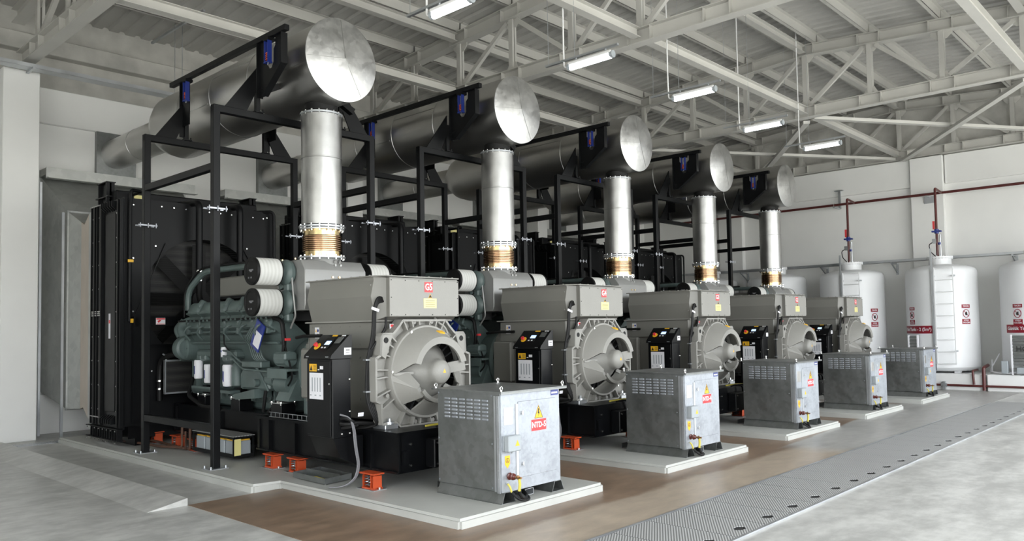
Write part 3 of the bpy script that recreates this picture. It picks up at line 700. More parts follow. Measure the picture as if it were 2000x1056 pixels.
obj('bracket_bolt', b, 'castgrey', eb)
# front bell
c0 = (AX, AY, AZ)
b = MB(); b.lathe(c0, (0, 1, 0), [(-.03, .515), (-.03, .485), (.02, .475), (.08, .485), (.08, .525), (.0, .525), (-.03, .515)], 72); bell = obj('front_bell', b, 'castgrey', t)
def arc(prof, d0, d1, n=24):
    # degrees counter-clockwise seen from the front; axis -Y
    b = MB(); o_ = Vector(c0); P0 = len(prof); rows = []
    for k in range(n+1):
        a = math.radians(d0+(d1-d0)*k/n); rows.append([b.b.verts.new((AX+math.cos(a)*r, AY-y, AZ+math.sin(a)*r)) for y, r in prof])
    for k in range(n):
        for i in range(P0): b.b.faces.new((rows[k][i], rows[k][(i+1) % P0], rows[k+1][(i+1) % P0], rows[k+1][i]))
    b.b.faces.new(rows[0]); b.b.faces.new(list(reversed(rows[-1]))); return b
def arcv(prof, n=24):
    # like arc, but every profile point has its own start and end angle: (y, r, start, end)
    b = MB(); P0 = len(prof); rows = []
    for k in range(n+1):
        rw = []
        for y, r, d0, d1 in prof:
            a = math.radians(d0+(d1-d0)*k/n); rw.append(b.b.verts.new((AX+math.cos(a)*r, AY-y, AZ+math.sin(a)*r)))
        rows.append(rw)
    for k in range(n):
        for i in range(P0): b.b.faces.new((rows[k][i], rows[k][(i+1) % P0], rows[k+1][(i+1) % P0], rows[k+1][i]))
    b.b.faces.new(rows[0]); b.b.faces.new(list(reversed(rows[-1]))); return b
b = arcv([(.02, .50, -3, 183), (.02, .48, -3, 183), (.21, .385, 16, 164), (.245, .31, 17, 163), (.275, .31, 17, 163), (.28, .385, 16, 164), (.255, .405, 15, 165)], 40); obj('hood', b, 'castgrey', bell)
# lower quarter panels and bowl
for d0, d1 in ((186, 222), (318, 354)):
    L_ = d0 < 270; g0, g1 = (214, 226) if L_ else (314, 326)
    A2 = lambda lo, hi: (lo, hi) if L_ else (540-hi, 540-lo)
    b = arcv([(.02, .50)+A2(186, 224), (.02, .48)+A2(186, 224), (.20, .33)+A2(208, 226), (.24, .33)+A2(208, 226), (.24, .37)+A2(207, 226)], 12); obj('quarter_panel', b, 'castgrey', bell)
    q = lambda a, r, y: Vector((AX+math.cos(math.radians(a if L_ else 540-a))*r, AY-y, AZ+math.sin(math.radians(a if L_ else 540-a))*r))
    b = MB(); b.prism([q(182, .50, .02), q(180, .32, .10), q(205, .30, .22), q(208, .37, .25), q(190, .50, .03)], (0, .02, 0)); obj('spoke_facet', b, 'castgrey', bell)
b = arc([(.05, .315), (.24, .345), (.265, .345), (.265, .30), (.06, .285)], 216, 324, 24); obj('bowl', b, 'castgrey', bell)
b = arc([(.02, .50), (.02, .47), (.16, .33), (.19, .345)], 240, 300, 16); obj('lower_lip', b, 'castgrey', bell)
# hub
b = MB(); b.lathe((AX, AY, AZ), (0, -1, 0), [(-.03, .35), (.03, .285), (.10, .215), (.17, .155), (.21, .138), (.26, .135), (.29, .115), (.31, .075), (.318, .03), (.319, .001)], 40); hub = obj('hub_dome', b, 'castgrey', bell)
b = MB(); b.prism([(AX-.022, AY-.3195, AZ-.01), (AX+.022, AY-.3195, AZ-.01), (AX, AY-.3195, AZ+.035)], (0, .004, 0)); obj('warning_triangle', b, 'yellow', hub)
b = MB(); 
for a, r0, r1, y0, y1, w in ((10, .16, .38, .16, .24, .12), (181, .25, .49, .08, .04, .03), (-1, .25, .49, .08, .04, .03), (222, .25, .36, .1, .2, .05), (318, .25, .36, .1, .2, .05)):
    a_ = math.radians(a); b.bar((AX+math.cos(a_)*r0, AY-y0, AZ+math.sin(a_)*r0), (AX+math.cos(a_)*r1, AY-y1, AZ+math.sin(a_)*r1), w, .03, (0, 1, 0))
obj('vane', b, 'castgrey', bell)
b = MB(); b.cyl((AX, AY+.04, AZ), (AX, AY+.06, AZ), .48, n=40); obj('cavity_shade_disc', b, 'rubber', bell)  # black disc paints the shade inside the bell
b = MB()
for k in range(28): 
    a_ = 2*PI*k/28; b.bar((AX+math.cos(a_)*.33, AY+.03, AZ+math.sin(a_)*.33), (AX+math.cos(a_)*.47, AY+.03, AZ+math.sin(a_)*.47), .01, .03, (0, 1, 0))
obj('fan_blade', b, 'spring', bell)
b = MB()
for a in (118, 45, 178, 4, 232, 308):
    a_ = math.radians(a); b.cyl((AX+math.cos(a_)*.502, AY-.045, AZ+math.sin(a_)*.502), (AX+math.cos(a_)*.502, AY-.02, AZ+math.sin(a_)*.502), .014, n=12)
obj('ring_bolt', b, 'ironbolt', bell)
b = MB()
b.prism([(AX-.43, AY-.09, AZ+.06), (AX-.385, AY-.11, AZ+.06), (AX-.40, AY-.11, AZ+.11)], (0, .03, 0)); obj('warning_triangle', b, 'yellow', bell)
b = MB(); b.box(AX+.04, AX+.12, AY-.20, AY-.14, AZ+.425, AZ+.445, rot=rx(.4)); obj('warning_sticker', b, 'yellow', bell)
# drive-end adapter and feet
b = MB(); b.box(AX-.53, AX+.53, 8.30, 8.38, .85, 1.75, bev=.05).box(AX-.60, AX-.50, 8.05, 8.42, .95, 1.55, bev=.02).box(AX-.48, AX+.48, 8.38, 8.50, .8, 1.7, bev=.1); obj('drive_end_bracket', b, 'altgrey', t)
for s_ in (-1, 1):
    b = MB(); b.box(AX+s_*.5-.09, AX+s_*.5+.09, 6.78, 7.0, .685, .74, bev=.008).cyl((AX+s_*.5, 6.83, .74), (AX+s_*.5, 6.83, .765), .055, n=20).cyl((AX+s_*.5, 6.83, .765), (AX+s_*.5, 6.83, .80), .02, n=8); obj('foot', b, 'zinc', t)
# cable bundle down the left side
b = MB()
for k in range(4):
    d = .02*k; b.tube([(AX-.50, 6.90-d*.2, 2.10-d*.5), (AX-.60, 6.88, 2.12-d), (AX-.66+d*.4, 6.88, 1.98), (AX-.66+d*.5, 6.9, 1.70), (AX-.72+d*.7, 6.92, 1.45), (AX-.74+d, 6.92, 1.05), (AX-.70+d, 6.88, .86), (AX-.62+d, 6.86, .74+d*.3), (AX-.74, 7.0+d, .705), (AX-.80, 7.2+d, .70)], .014, 8, .12)
b.tube([(AX-.5, 6.87, 1.9), (AX-.50, 6.87, 1.78), (AX-.60, 6.88, 1.66), (AX-.68, 6.9, 1.55)], .014, 8, .08)
cb = obj('cable_bundle', b, 'rubber', t)
b = MB()
for z in (1.44, 1.10): b.box(AX-.76, AX-.58, 6.885, 6.94, z-.008, z+.008)
obj('cable_clip', b, 'zinc', cb)
b = MB(); b.box(AX-.70, AX-.60, 6.855, 6.866, 1.965, 1.995, rot=ry(.3)); obj('cable_tag', b, 'label', cb)
b = MB(); b.tube([(AX+.22, 6.9, 1.9), (AX+.22, 6.84, 1.84), (AX+.30, 6.80, 1.78), (AX+.33, 6.79, 1.70)], .014, 8, .05); b.cyl((AX+.2, 6.84, 1.86), (AX+.42, 6.84, 1.86), .01, n=8); obj('flexible_conduit', b, 'castgrey', t)
# ================================================================ SKID
t = thing('base_skid', '', 'steel base frame', (XC, 9, .27), 'base skids'); U(t, 'low black steel base skid carrying engine and alternator {w}')
SK0, SK1 = .27, .68
b = MB()
for s_ in (-1, 1):
    x = XC+s_*.68
    xi = XC+s_*.50
    b.ibeam((x-s_*.05, 6.45, (SK0+SK1)/2), (x-s_*.05, 9.3, (SK0+SK1)/2), .1, SK1-SK0, .02)
    b.ibeam((xi-s_*.05, 9.3, (SK0+SK1)/2), (xi-s_*.05, 12.1, (SK0+SK1)/2), .1, SK1-SK0, .02)
    for y in (6.9, 7.6, 8.4, 9.0): b.box(x-.1 if s_ > 0 else x, x if s_ > 0 else x+.1, y-.01, y+.01, SK0, SK1)
obj('side_beam', b, 'blackg', t)
b = MB(); b.box(XC-.66, XC+.66, 6.45, 6.47, SK0, SK1).box(XC-.66, XC+.66, 9.25, 9.3, SK0, SK1).box(XC-.5, XC+.5, 12.05, 12.1, SK0, SK1).box(XC-.5, XC+.5, 10.6, 10.66, SK0, SK1); obj('cross_member', b, 'blackg', t)
b = MB(); b.box(XC-.68, XC+.68, 6.45, 9.3, SK1, SK1+.012).box(XC-.5, XC+.5, 9.3, 12.1, SK1, SK1+.012); obj('top_plate', b, 'blackg', t)
b = MB(); b.box(XC-.30, XC+.60, 6.30, 6.45, .30, .60, bev=.01).box(XC-.62, XC-.54, 6.42, 6.45, .36, .50); obj('end_box', b, 'blackg', t)
b = MB(); b.bolts([(XC-.5+.25*k, 6.45 if k < 1 else 6.30, z) for k in range(5) for z in (.34, .56)], (0, -1, 0), .013, .012); obj('end_bolts', b, 'ironbolt', t)
b = MB()
for k in range(3): b.tube([(XC-.1+.14*k, 6.5, .70), (XC-.05+.15*k, 6.42, .72), (XC+.1+.13*k, 6.38, .70), (XC+.15+.14*k, 6.40, .5), (XC+.2+.12*k, 6.32, .22)], .014, 8, .06)
obj('power_cable', b, 'rubber', t)
b = MB(); b.tube([(XC-.25, 6.5, .72), (XC, 6.46, .73), (XC+.35, 6.48, .71)], .012, 8); obj('earth_cable', b, 'cablegy', t, 'yellow earth cable')
# wire cable tray along the left edge
b = MB()
for z in (.70, .755): b.box(XC-.67, XC-.66, 7.55, 9.0, z, z+.006)
for k in range(15): b.box(XC-.67, XC-.665, 7.55+.1*k, 7.556+.1*k, .70, .76)
obj('wire_tray', b, 'zinc', t)
# ================================================================ SPRING ISOLATORS
sp_lab = ['orange spring isolator under skid {w}, front left corner', 'orange spring isolator under skid {w}, just behind the control panel tray', 'orange spring isolator under skid {w}, between tray and frame post',
          'orange spring isolator under skid {w}, just in front of the rear frame post', 'orange spring isolator under skid {w}, behind the battery rack', 'orange spring isolator under skid {w}, hindmost by the radiator', 'orange spring isolator under skid {w}, front right corner', 'orange spring isolator under skid {w}, right side middle']
def isolator(x, y, lab):
    t = thing('spring_isolator', '', 'spring isolator', (x, y, ZP), 'orange spring isolators'); U(t, lab)
    s = math.copysign(1, XC-x)
    b = MB(); b.box(x-.09, x+.08, y-.15, y+.15, ZP, ZP+.008); b.bolts([(x, y-.13, ZP+.008), (x, y+.13, ZP+.008)], (0, 0, 1), .012, .02); obj('ground_plate', b, 'zinc', t)
    b = MB(); b.box(x-.06, x+.05, y-.105, y-.095, ZP, ZP+.145).box(x-.06, x+.05, y-.06, y-.052, ZP, ZP+.145).box(x-.02, x-.012, y-.1, y-.055, ZP, ZP+.13).box(x-.05, x+.05, y+.085, y+.095, ZP, ZP+.145).box(x+.04, x+.05, y-.1, y+.09, ZP, ZP+.14).box(x-.06, x+.06, y-.105, y+.095, ZP+.008, ZP+.022); obj('housing', b, 'orange', t)
    b = MB(); b.box(x-.07, x+.07, y-.125, y+.125, ZP+.158, ZP+.172).box(x-.02, x+.0, y-.02, y+.0, ZP+.022, ZP+.158); obj('top_plate', b, 'orange', t)
    for dy in (-.016, .046):
        b = MB(); b.coil((x-.02, y+dy, ZP+.03), .027, .115, 4, .008, 10); obj('coil_spring', b, 'spring', t)
    b = MB(); b.cyl((x-.03, y-.078, ZP+.105), (x-.022, y-.078, ZP+.105), .014, n=8); obj('lock_bolt', b, 'ironbolt', t)
for i, (x, y) in enumerate([(5.08, 6.80), (5.12, 8.30), (5.10, 8.82), (5.14, 10.98), (5.16, 11.60), (5.16, 12.35), (6.56, 6.80), (6.54, 8.6)]): isolator(x, y, sp_lab[i])
# ================================================================ BATTERY RACK
t = thing('battery_rack', '', 'battery rack', (5.13, 10.1, .14), 'battery racks'); U(t, 'low black battery rack with pale batteries beside skid {w}')
b = MB(); b.box(4.99, 5.28, 9.60, 10.75, .14, .155)
for x in (5.0, 5.27):
    for y in (9.61, 10.2, 10.74): b.box(x-.012, x+.012, y-.012, y+.012, .14, .41)
b.box(4.99, 5.0, 9.6, 10.75, .385, .41).box(5.27, 5.28, 9.6, 10.75, .385, .41).box(4.99, 5.28, 9.6, 9.61, .385, .41).box(4.99, 5.28, 9.6, 9.61, .14, .18).box(4.99, 5.0, 9.6, 10.75, .14, .19); obj('rack_frame', b, 'black', t)
b = MB(); b.box(4.985, 5.285, 9.59, 10.76, .41, .42); obj('checker_lid', b, 'tread', t)
for k in range(4):
    y = 9.63+.28*k; b = MB(); b.box(5.02, 5.25, y, y+.24, .156, .35, bev=.01); q = obj('battery', b, 'grey', t)
    b = MB(); b.box(5.03, 5.24, y+.01, y+.23, .35, .365); obj('battery_cap', b, 'yellow', q)
b = MB(); b.box(5.0, 5.09, 9.594, 9.5995, .17, .38); obj('warning_label', b, 'paleyellow', t)
b = MB()
for z in (.38, .32): b.cyl((5.0, 11.0, .12), (5.0, 11.0, z), .014, n=8)
b.tube([(5.02, 10.9, .5), (5.02, 10.9, .14), (5.04, 11.3, .13), (5.1, 12.2, .13), (5.0, 13.2, .13)], .018, 8, .05).tube([(5.02, 11.15, .5), (5.02, 11.15, .14), (4.9, 11.6, .13), (4.8, 12.8, .13)], .018, 8, .05)
q = thing('fuel_line', '', 'pipe', (5.02, 11, ZP+.01), 'rusty fuel lines'); U(q, 'rusty brown fuel lines on the pad beside the rear post of set {w}')
obj('pipe_run', b, 'rust', q)
# ================================================================ CONTROL PANEL
CX0, CX1, CY0, CY1 = 4.75, 4.98, 7.02, 7.50
t = thing('control_panel', '', 'control panel', (4.9, 7.26, .3), 'control panels'); U(t, 'black standing control panel with sloping display, left of alternator {w}')
b = MB(); b.box(CX0, CX1, CY0, CY1, .63, 1.46, bev=.006); cab = obj('cabinet', b, 'blackg', t)
b = MB(); b.box(CX0-.008, CX0, CY0+.03, CY1-.01, .65, 1.44, bev=.003); door = obj('door', b, 'blackg', cab)
b = MB(); b.prism([(CX0+.01, CY0+.01, .63), (CX0+.10, CY0+.01, .42), (CX1+.12, CY0+.01, .30), (CX1+.16, CY0+.01, .30), (CX1+.16, CY0+.01, .63)], (0, .44, 0)); obj('skirt', b, 'blackg', t)
hd = [(CX0-.03, 1.462), (CX0-.02, 1.50), (CX1-.02, 1.712), (CX1+.01, 1.712), (CX1+.01, 1.462)]
b = MB(); b.prism([(x, CY0-.01, z) for x, z in hd], (0, CY1-CY0+.03, 0)); head = obj('console_head', b, 'blackg', t)
sl = math.atan2(.212, .21+.0)       # slope of the display face
p0 = Vector((CX0-.02, CY1+.02, 1.50)); ex = Vector((0, -1, 0)); ey = Vector((.21, 0, .212)).normalized(); ez = ex.cross(ey)
LEN = math.hypot(.21, .212); WID = CY1-CY0+.03
def onf(u, v, h=0): return p0+ex*(u*WID)+ey*(v*LEN)+ez*h
def slab(b, u0, u1, v0, v1, h0, h1): b.prism([onf(u0, v0, h0), onf(u1, v0, h0), onf(u1, v1, h0), onf(u0, v1, h0)], ez*(h1-h0)); return b
b = MB(); slab(b, .36, .66, .28, .85, .0005, .003); obj('keypad', b, 'rubber', head)
b = MB(); slab(b, .44, .62, .50, .68, .003, .005); obj('display_screen', b, 'glasslcd', head)
b = MB(); slab(b, .42, .47, .33, .39, .003, .006); slab(b, .53, .58, .33, .39, .003, .006); obj('push_button', b, 'label', head)
b = MB(); slab(b, .48, .66, .92, .99, .0005, .002); slab(b, .82, .84, .92, .99, .0005, .001); obj('warning_sticker', b, 'yellow', head)
b = MB(); slab(b, .74, .94, .58, .88, .0005, .002); obj('data_plate', b, 'galv', head)
b = MB()
for k in range(3): slab(b, .82+.05*k, .86+.05*k, .93, .98, .0005, .002)
obj('white_mark', b, 'label', head)
b = MB(); c = onf(.24, .42); b.cyl(c, c+ez*.006, .045, n=24); obj('stop_ring', b, 'yellow', head)
b = MB(); b.cyl(c+ez*.006, c+ez*.03, .014, n=16).cyl(c+ez*.03, c+ez*.045, .025, n=20); obj('stop_button', b, 'red', head)
b = MB()
for u in (.08, .80): b.prism([onf(u, -.02, -.01), onf(u+.1, -.02, -.01), onf(u+.1, -.06, -.03), onf(u, -.06, -.03)], (-.012, 0, 0))
obj('hinge', b, 'zinc', head)
b = MB(); b.box(CX0-.0095, CX0-.008, 7.18, 7.44, 1.03, 1.31); ws = obj('wiring_sheet', b, 'label', door)
b = MB()
for k, y in enumerate((7.385, 7.335, 7.285, 7.235)): b.box(CX0-.0105, CX0-.0095, y-.009, y+.009, 1.11, 1.26)
for k in range(3): b.box(CX0-.0105, CX0-.0095, 7.22+.09*k, 7.25+.09*k, 1.065, 1.078)
obj('print', b, 'grey', ws)
b = MB(); b.box(CX0-.0095, CX0-.008, 7.30, 7.44, 1.325, 1.405); q = obj('warning_sticker', b, 'yellow', door)
b = MB(); b.prism([(CX0-.0105, 7.43, 1.335), (CX0-.0105, 7.38, 1.335), (CX0-.0105, 7.405, 1.39)], (.001, 0, 0))
for k in range(4): b.box(CX0-.0105, CX0-.0095, 7.31, 7.36, 1.34+.014*k, 1.345+.014*k)
obj('print', b, 'ink', q)
b = MB(); b.box(CX0-.0095, CX0-.008, 7.18, 7.24, 1.35, 1.385).box(CX0-.0095, CX0-.008, 7.25, 7.28, 1.34, 1.35); obj('logo_mark', b, 'label', door)
b = MB(); b.cyl((CX0-.008, 7.06, 1.20), (CX0-.018, 7.06, 1.20), .01, n=12); obj('door_lock', b, 'ironbolt', door)
b = MB(); b.box(CX1-.09, CX1-.0, CY0-.0125, CY0-.0102, 1.50, 1.575); q = obj('white_sticker', b, 'label', head)
b = MB(); b.box(CX1-.07, CX1-.02, CY0-.0135, CY0-.0125, 1.545, 1.555).box(CX1-.07, CX1-.02, CY0-.0135, CY0-.0125, 1.52, 1.525); obj('print', b, 'ink', q)
b = MB()
for x, z in ((CX1-.02, 1.24), (CX1-.02, .90), (CX1-.12, .67), (CX1-.02, .67)): b.sph((x, CY0-.004, z), .013, n=8)
obj('bolt', b, 'ironbolt', cab)
b = MB(); b.tube([(4.85, 7.02, .83), (4.87, 6.96, .84), (4.93, 6.93, .80), (4.98, 6.95, .78)], .02, 8, .04); b.tube([(4.84, 7.02, .78), (4.88, 6.95, .77), (5.0, 6.93, .78), (5.25, 6.95, .74)], .022, 8, .06); b.tube([(4.86, 7.02, .73), (4.9, 6.95, .74), (5.0, 6.93, .76)], .018, 8, .06)
cc = obj('cable_bundle', b, 'rubber', t)
b = MB()
for d in (0, .012, .024): b.tube([(4.84, 7.02, .87+d*.3), (4.90, 6.93, .85), (4.93+d, 6.92, .74), (4.95+d, 6.91, .50), (4.98+d, 6.90, .34), (4.95+d, 6.92, .20), (4.85+d, 6.98, .125), (4.75, 7.1, .12)], .007, 6, .08)
obj('grey_cable', b, 'greycable', cc, 'grey cables')
b = MB(); b.box(5.0, 5.07, 6.92, 6.925, .845, .885, rot=rx(.2)); obj('cable_tag', b, 'label', cc)
# tray on the pad
t = thing('cable_tray_box', '', 'tray', (5.1, 7.75, ZP), 'floor cable trays'); U(t, 'shallow galvanised cable tray on the pad under control panel {w}')
b = MB(); q = [(4.86, 7.34), (4.89, 8.02), (5.28, 8.05), (5.25, 7.40)]
b.prism([(x, y, ZP+.012) for x, y in q], (0, 0, .004))
for i in range(4):
    p_, q_ = q[i], q[(i+1) % 4]; b.bar((p_[0], p_[1], ZP+.04), (q_[0], q_[1], ZP+.04), .004, .06)
b.bar((5.07, 7.37, ZP+.05), (5.07, 8.03, ZP+.05), .004, .07); obj('tray_body', b, 'galv', t)
b = MB(); b.tube([(4.98, 7.5, ZP+.025), (5.0, 7.7, ZP+.03), (4.95, 7.8, ZP+.03), (4.93, 7.6, ZP+.03), (5.0, 7.45, ZP+.03)], .007, 6); obj('earth_wire', b, 'cablegy', t)
b = MB()
for x, y in ((4.88, 7.36), (4.89, 7.5), (4.9, 7.98), (5.25, 7.42)): b.cyl((x, y, ZP), (x, y, ZP+.03), .006, n=6)
obj('levelling_bolt', b, 'ironbolt', t)
b = MB(); b.box(5.55, 6.75, 6.12, 6.30, ZP, ZP+.01).box(5.55, 6.75, 6.12, 6.125, ZP, ZP+.07).box(5.55, 6.75, 6.295, 6.30, ZP, ZP+.07)
for k in range(24): b.box(5.56+.05*k, 5.585+.05*k, 6.118, 6.12, ZP+.025, ZP+.045)
o = obj('floor_cable_tray', b, 'galv', loc=(6.1, 6.2, ZP)); tag(o, '', 'tray', 'floor cable trays behind the cabinets'); U(o, 'perforated cable tray lying on the pad between cabinet NTD-{n} and skid {w}')
# ================================================================ NTD CABINET
BX0, BX1, BY0, BY1, BZ0, BZ1 = 5.395, 6.254, 5.205, 6.10, .203, 1.138
t = thing('earthing_cabinet', '', 'cabinet', (5.82, 5.65, ZP), 'galvanised cabinets'); U(t, 'galvanised steel cabinet with the red NTD-{n} sign on its door')
b = MB(); b.box(BX0, BX1-.0, BY0+.012, BY1, BZ0, BZ1, bev=.004); body = obj('body', b, 'galv', t)
b = MB(); b.box(BX0+.001, BX1+.004, BY0, BY0+.012, BZ0-.005, BZ1-.005); fr = obj('front_panel', b, 'galvlit', t)
b = MB(); b.box(BX0-.012, BX0+.001, BY0+.015, BY0+.05, BZ0-.01, BZ1-.03).box(BX0-.01, BX0, BY0+.06, BY0+.085, BZ0, BZ1-.03)
b.bolts([(BX0-.012, BY0+.033, BZ0+.05+.075*k) for k in range(12)], (-1, 0, 0), .006, .005); obj('corner_strip', b, 'zinc', t)
b = MB(); b.prism([(BX0-.035, BY0-.04, BZ1), (BX1+.085, BY0-.04, BZ1), (BX1+.085, BY1+.055, BZ1), (BX0-.035, BY1+.055, BZ1)], (0, 0, .014)); b.box(BX0-.035, BX1+.085, BY0-.04, BY0-.034, BZ1-.012, BZ1+.014); lid = obj('roof_plate', b, 'galv', t)
for x, y in ((BX0-.005, BY1+.02), (BX1+.05, BY1+.02), (BX0-.0, BY0-.01), (BX1+.05, BY0-.01)):
    b = MB(); z = BZ1+.014; b.cyl((x, y, z), (x, y, z+.012), .012, n=10)
    pts = [(x+.017*math.cos(a), y, z+.030+.019*math.sin(a)) for a in [2*PI*k/16 for k in range(17)]]; b.tube(pts, .0055, 6); obj('eye_bolt', b, 'ironbolt', lid)
b = MB()
for r in range(6):
    for c in range(6):
        y = BY1-.115-c*.108; z = 1.055-r*.036
        b.cyl((BX0+.001, y, z), (BX0+.001, y-.062, z), .0115, n=12).sph((BX0+.001, y, z), .0115, n=5).sph((BX0+.001, y-.062, z), .0115, n=5)
b.bolts([(BX0, y, z) for y in (BY0+.12, BY1-.02) for z in (BZ0+.03, .65, BZ1-.03)], (-1, 0, 0), .008, .005)
obj('louvre', b, 'galvlit', body)  # lighter sheet paints the sky highlight on the louvres
b = MB(); b.box(BX0+.20, BX0+.235, BY0-.008, BY0, .30, 1.02); obj('hinge_strip', b, 'zinc', fr)
b = MB(); b.box(BX0+.237, BX1-.06, BY0-.007, BY0, .31, 1.04, bev=.003); dr = obj('door', b, 'galvlit', fr)
for z in (.93, .44):
    b = MB(); b.cyl((BX0+.285, BY0-.007, z), (BX0+.285, BY0-.022, z), .012, n=12).box(BX0+.278, BX0+.292, BY0-.026, BY0-.02, z-.02, z+.02); obj('door_lock', b, 'ironbolt', dr)
DR = dr
b = MB(); b.prism([(5.93-.065, BY0-.0085, .855), (5.93+.065, BY0-.0085, .855), (5.93, BY0-.0085, .985)], (0, .0015, 0)); q = obj('warning_triangle', b, 'yellow', dr)
b = MB(); b.prism([(5.925, BY0-.0095, .955), (5.94, BY0-.0095, .945), (5.93, BY0-.0095, .92), (5.945, BY0-.0095, .915), (5.922, BY0-.0095, .873), (5.928, BY0-.0095, .90), (5.915, BY0-.0095, .905)], (0, .001, 0))
for i in range(3):
    P3 = [(5.93-.06, .858), (5.93+.06, .858), (5.93, .978)]; p_, q_ = P3[i], P3[(i+1) % 3]; b.bar((p_[0], BY0-.009, p_[1]), (q_[0], BY0-.009, q_[1]), .004, .001, (0, 1, 0))
obj('lightning_mark', b, 'ink', q)
b = MB(); b.box(BX1-.125, BX1-.01, BY0-.002, BY0, 1.065, 1.118); q = obj('maker_label', b, 'blue', fr)
b = MB()
for k in range(6): b.box(BX1-.115+.016*k, BX1-.104+.016*k, BY0-.003, BY0-.002, 1.08, 1.098)
obj('print', b, 'label', q)
b = MB(); b.box(BX0+.04, BX0+.165, BY0-.003, BY0, .83, .995, bev=.001); obj('rating_plate', b, 'stainless', fr)
b = MB(); b.box(BX0+.015, BX0+.19, BY0-.085, BY0-.02, .585, .735, bev=.008).box(BX0+.02, BX0+.18, BY0-.02, BY0, .59, .73); q = obj('junction_box', b, 'grey', t, 'grey plastic junction box')
b = MB(); b.prism([(BX0+.105, BY0-.0865, .635), (BX0+.165, BY0-.0865, .635), (BX0+.135, BY0-.0865, .69)], (0, .002, 0)); obj('warning_triangle', b, 'yellow', q)
b = MB(); b.cyl((BX0+.10, BY0-.05, .585), (BX0+.10, BY0-.05, .565), .012, n=10); obj('cable_gland', b, 'grey', q)
b = MB(); b.prism([(BX0+.045, BY0-.002, .54), (BX0+.115, BY0-.002, .54), (BX0+.115, BY0-.002, .46), (BX0+.08, BY0-.002, .42), (BX0+.045, BY0-.002, .46)], (0, .002, 0)); q = obj('earth_label', b, 'yellow', fr, 'orange earth sign')
b = MB(); b.lathe((BX0+.08, BY0-.0035, .495), (0, 1, 0), [(0, .024), (0, .020), (.001, .020), (.001, .024), (0, .024)], 20); b.box(BX0+.078, BX0+.082, BY0-.0035, BY0-.0025, .49, .513).box(BX0+.066, BX0+.094, BY0-.0035, BY0-.0025, .488, .491).box(BX0+.071, BX0+.089, BY0-.0035, BY0-.0025, .482, .485); obj('earth_symbol', b, 'ink', q)
b = MB(); b.lathe((BX0+.10, BY0, .345), (0, -1, 0), [(0, .03), (.012, .035), (.02, .022), (.035, .022), (.045, .033), (.055, .033), (.062, .022), (.072, .028), (.08, .020), (.09, .010)], 20); q = obj('bushing', b, 'brownins', fr, 'brown porcelain bushing')
b = MB(); b.cyl((BX0+.10, BY0-.09, .345), (BX0+.10, BY0-.16, .345), .011, n=12).cyl((BX0+.10, BY0-.11, .345), (BX0+.10, BY0-.125, .345), .022, n=6); obj('stud', b, 'brass', q)
b = MB(); b.tube([(BX0+.11, BY0-.12, .34), (BX0+.12, BY0-.12, .28), (BX0+.115, BY0-.115, .215)], .014, 10); b.tube([(BX0+.06, BY0-.02, .28), (BX0+.07, BY0-.04, .25), (BX0+.08, BY0-.05, .20)], .010, 8); cab_ = obj('earth_cable', b, 'cablegy', t, 'yellow-green earth cables')
b = MB(); b.tube([(BX0+.115, BY0-.115, .215), (BX0+.14, BY0-.12, .15), (BX0+.22, BY0-.10, .125), (BX0+.33, BY0-.02, .13), (BX0+.36, BY0+.06, .16)], .016, 8, .05).tube([(BX0+.08, BY0-.05, .20), (BX0+.11, BY0-.10, .14), (BX0+.2, BY0-.12, .112), (BX0+.33, BY0-.06, .11), (BX0+.34, BY0+.05, .15)], .013, 8, .05); obj('cable_sleeve', b, 'rubber', cab_)
b = MB(); b.box(BX0+.045, BX0+.075, BY0-.015, BY0, .275, .29); obj('earth_stud', b, 'zinc', fr)
for x, s_ in ((BX0+.03, -1), (BX1-.10, 1)):
    b = MB()
    for a, bb in ((0, -.03), (.10, .03)):
        b.prism([(x+a+(0 if a else 0), BY0-.01, BZ0-.005), (x+a+.005, BY0-.01, BZ0-.005), (x+a+bb*1.4+.005, BY0-.01, ZP), (x+a+bb*1.4, BY0-.01, ZP)], (0, BY1-BY0+.02, 0))
    b.box(x-.05, x+.15, BY0-.01, BY1+.01, ZP, ZP+.005).box(x, x+.105, BY0-.01, BY1+.01, BZ0-.008, BZ0-.003); obj('foot', b, 'galv', t)
b = MB(); x = BX0+.36
b.box(x, x+.12, BY0+.03, BY1-.1, .115, .119).box(x, x+.12, BY0+.03, BY1-.1, .172, .176).box(x, x+.004, BY0+.03, BY1-.1, .115, .176).box(x+.116, x+.12, BY0+.03, BY1-.1, .115, .176); obj('cable_channel', b, 'zinc', t)
# ================================================================ ENGINE
t = thing('diesel_engine', '', 'engine', (XC, 10, .68), 'diesel engines'); U(t, 'grey-green V diesel engine with white filters, driving alternator {w}')
b = MB(); cs = [(-.30, .80), (-.34, 1.25), (-.50, 1.72), (-.40, 1.92), (-.14, 1.70), (.14, 1.70), (.40, 1.92), (.50, 1.72), (.34, 1.25), (.30, .80)]
b.prism([(XC+x, 8.95, z) for x, z in cs], (0, 2.55, 0)); b.box(XC-.26, XC+.26, 9.1, 11.4, .70, .82, bev=.03)
blk = obj('engine_block', b, 'green', t)
b = MB()
for k in range(9):
    y = 9.1+.29*k
    b.box(XC-.37, XC-.33, y-.02, y+.02, .82, 1.3)
    for z in (.9, 1.12): b.cyl((XC-.33, y+.14, z), (XC-.36, y+.14, z), .045, n=14)
b.box(XC-.36, XC-.30, 9.0, 11.45, 1.30, 1.36, bev=.01)
obj('block_rib', b, 'green', blk)
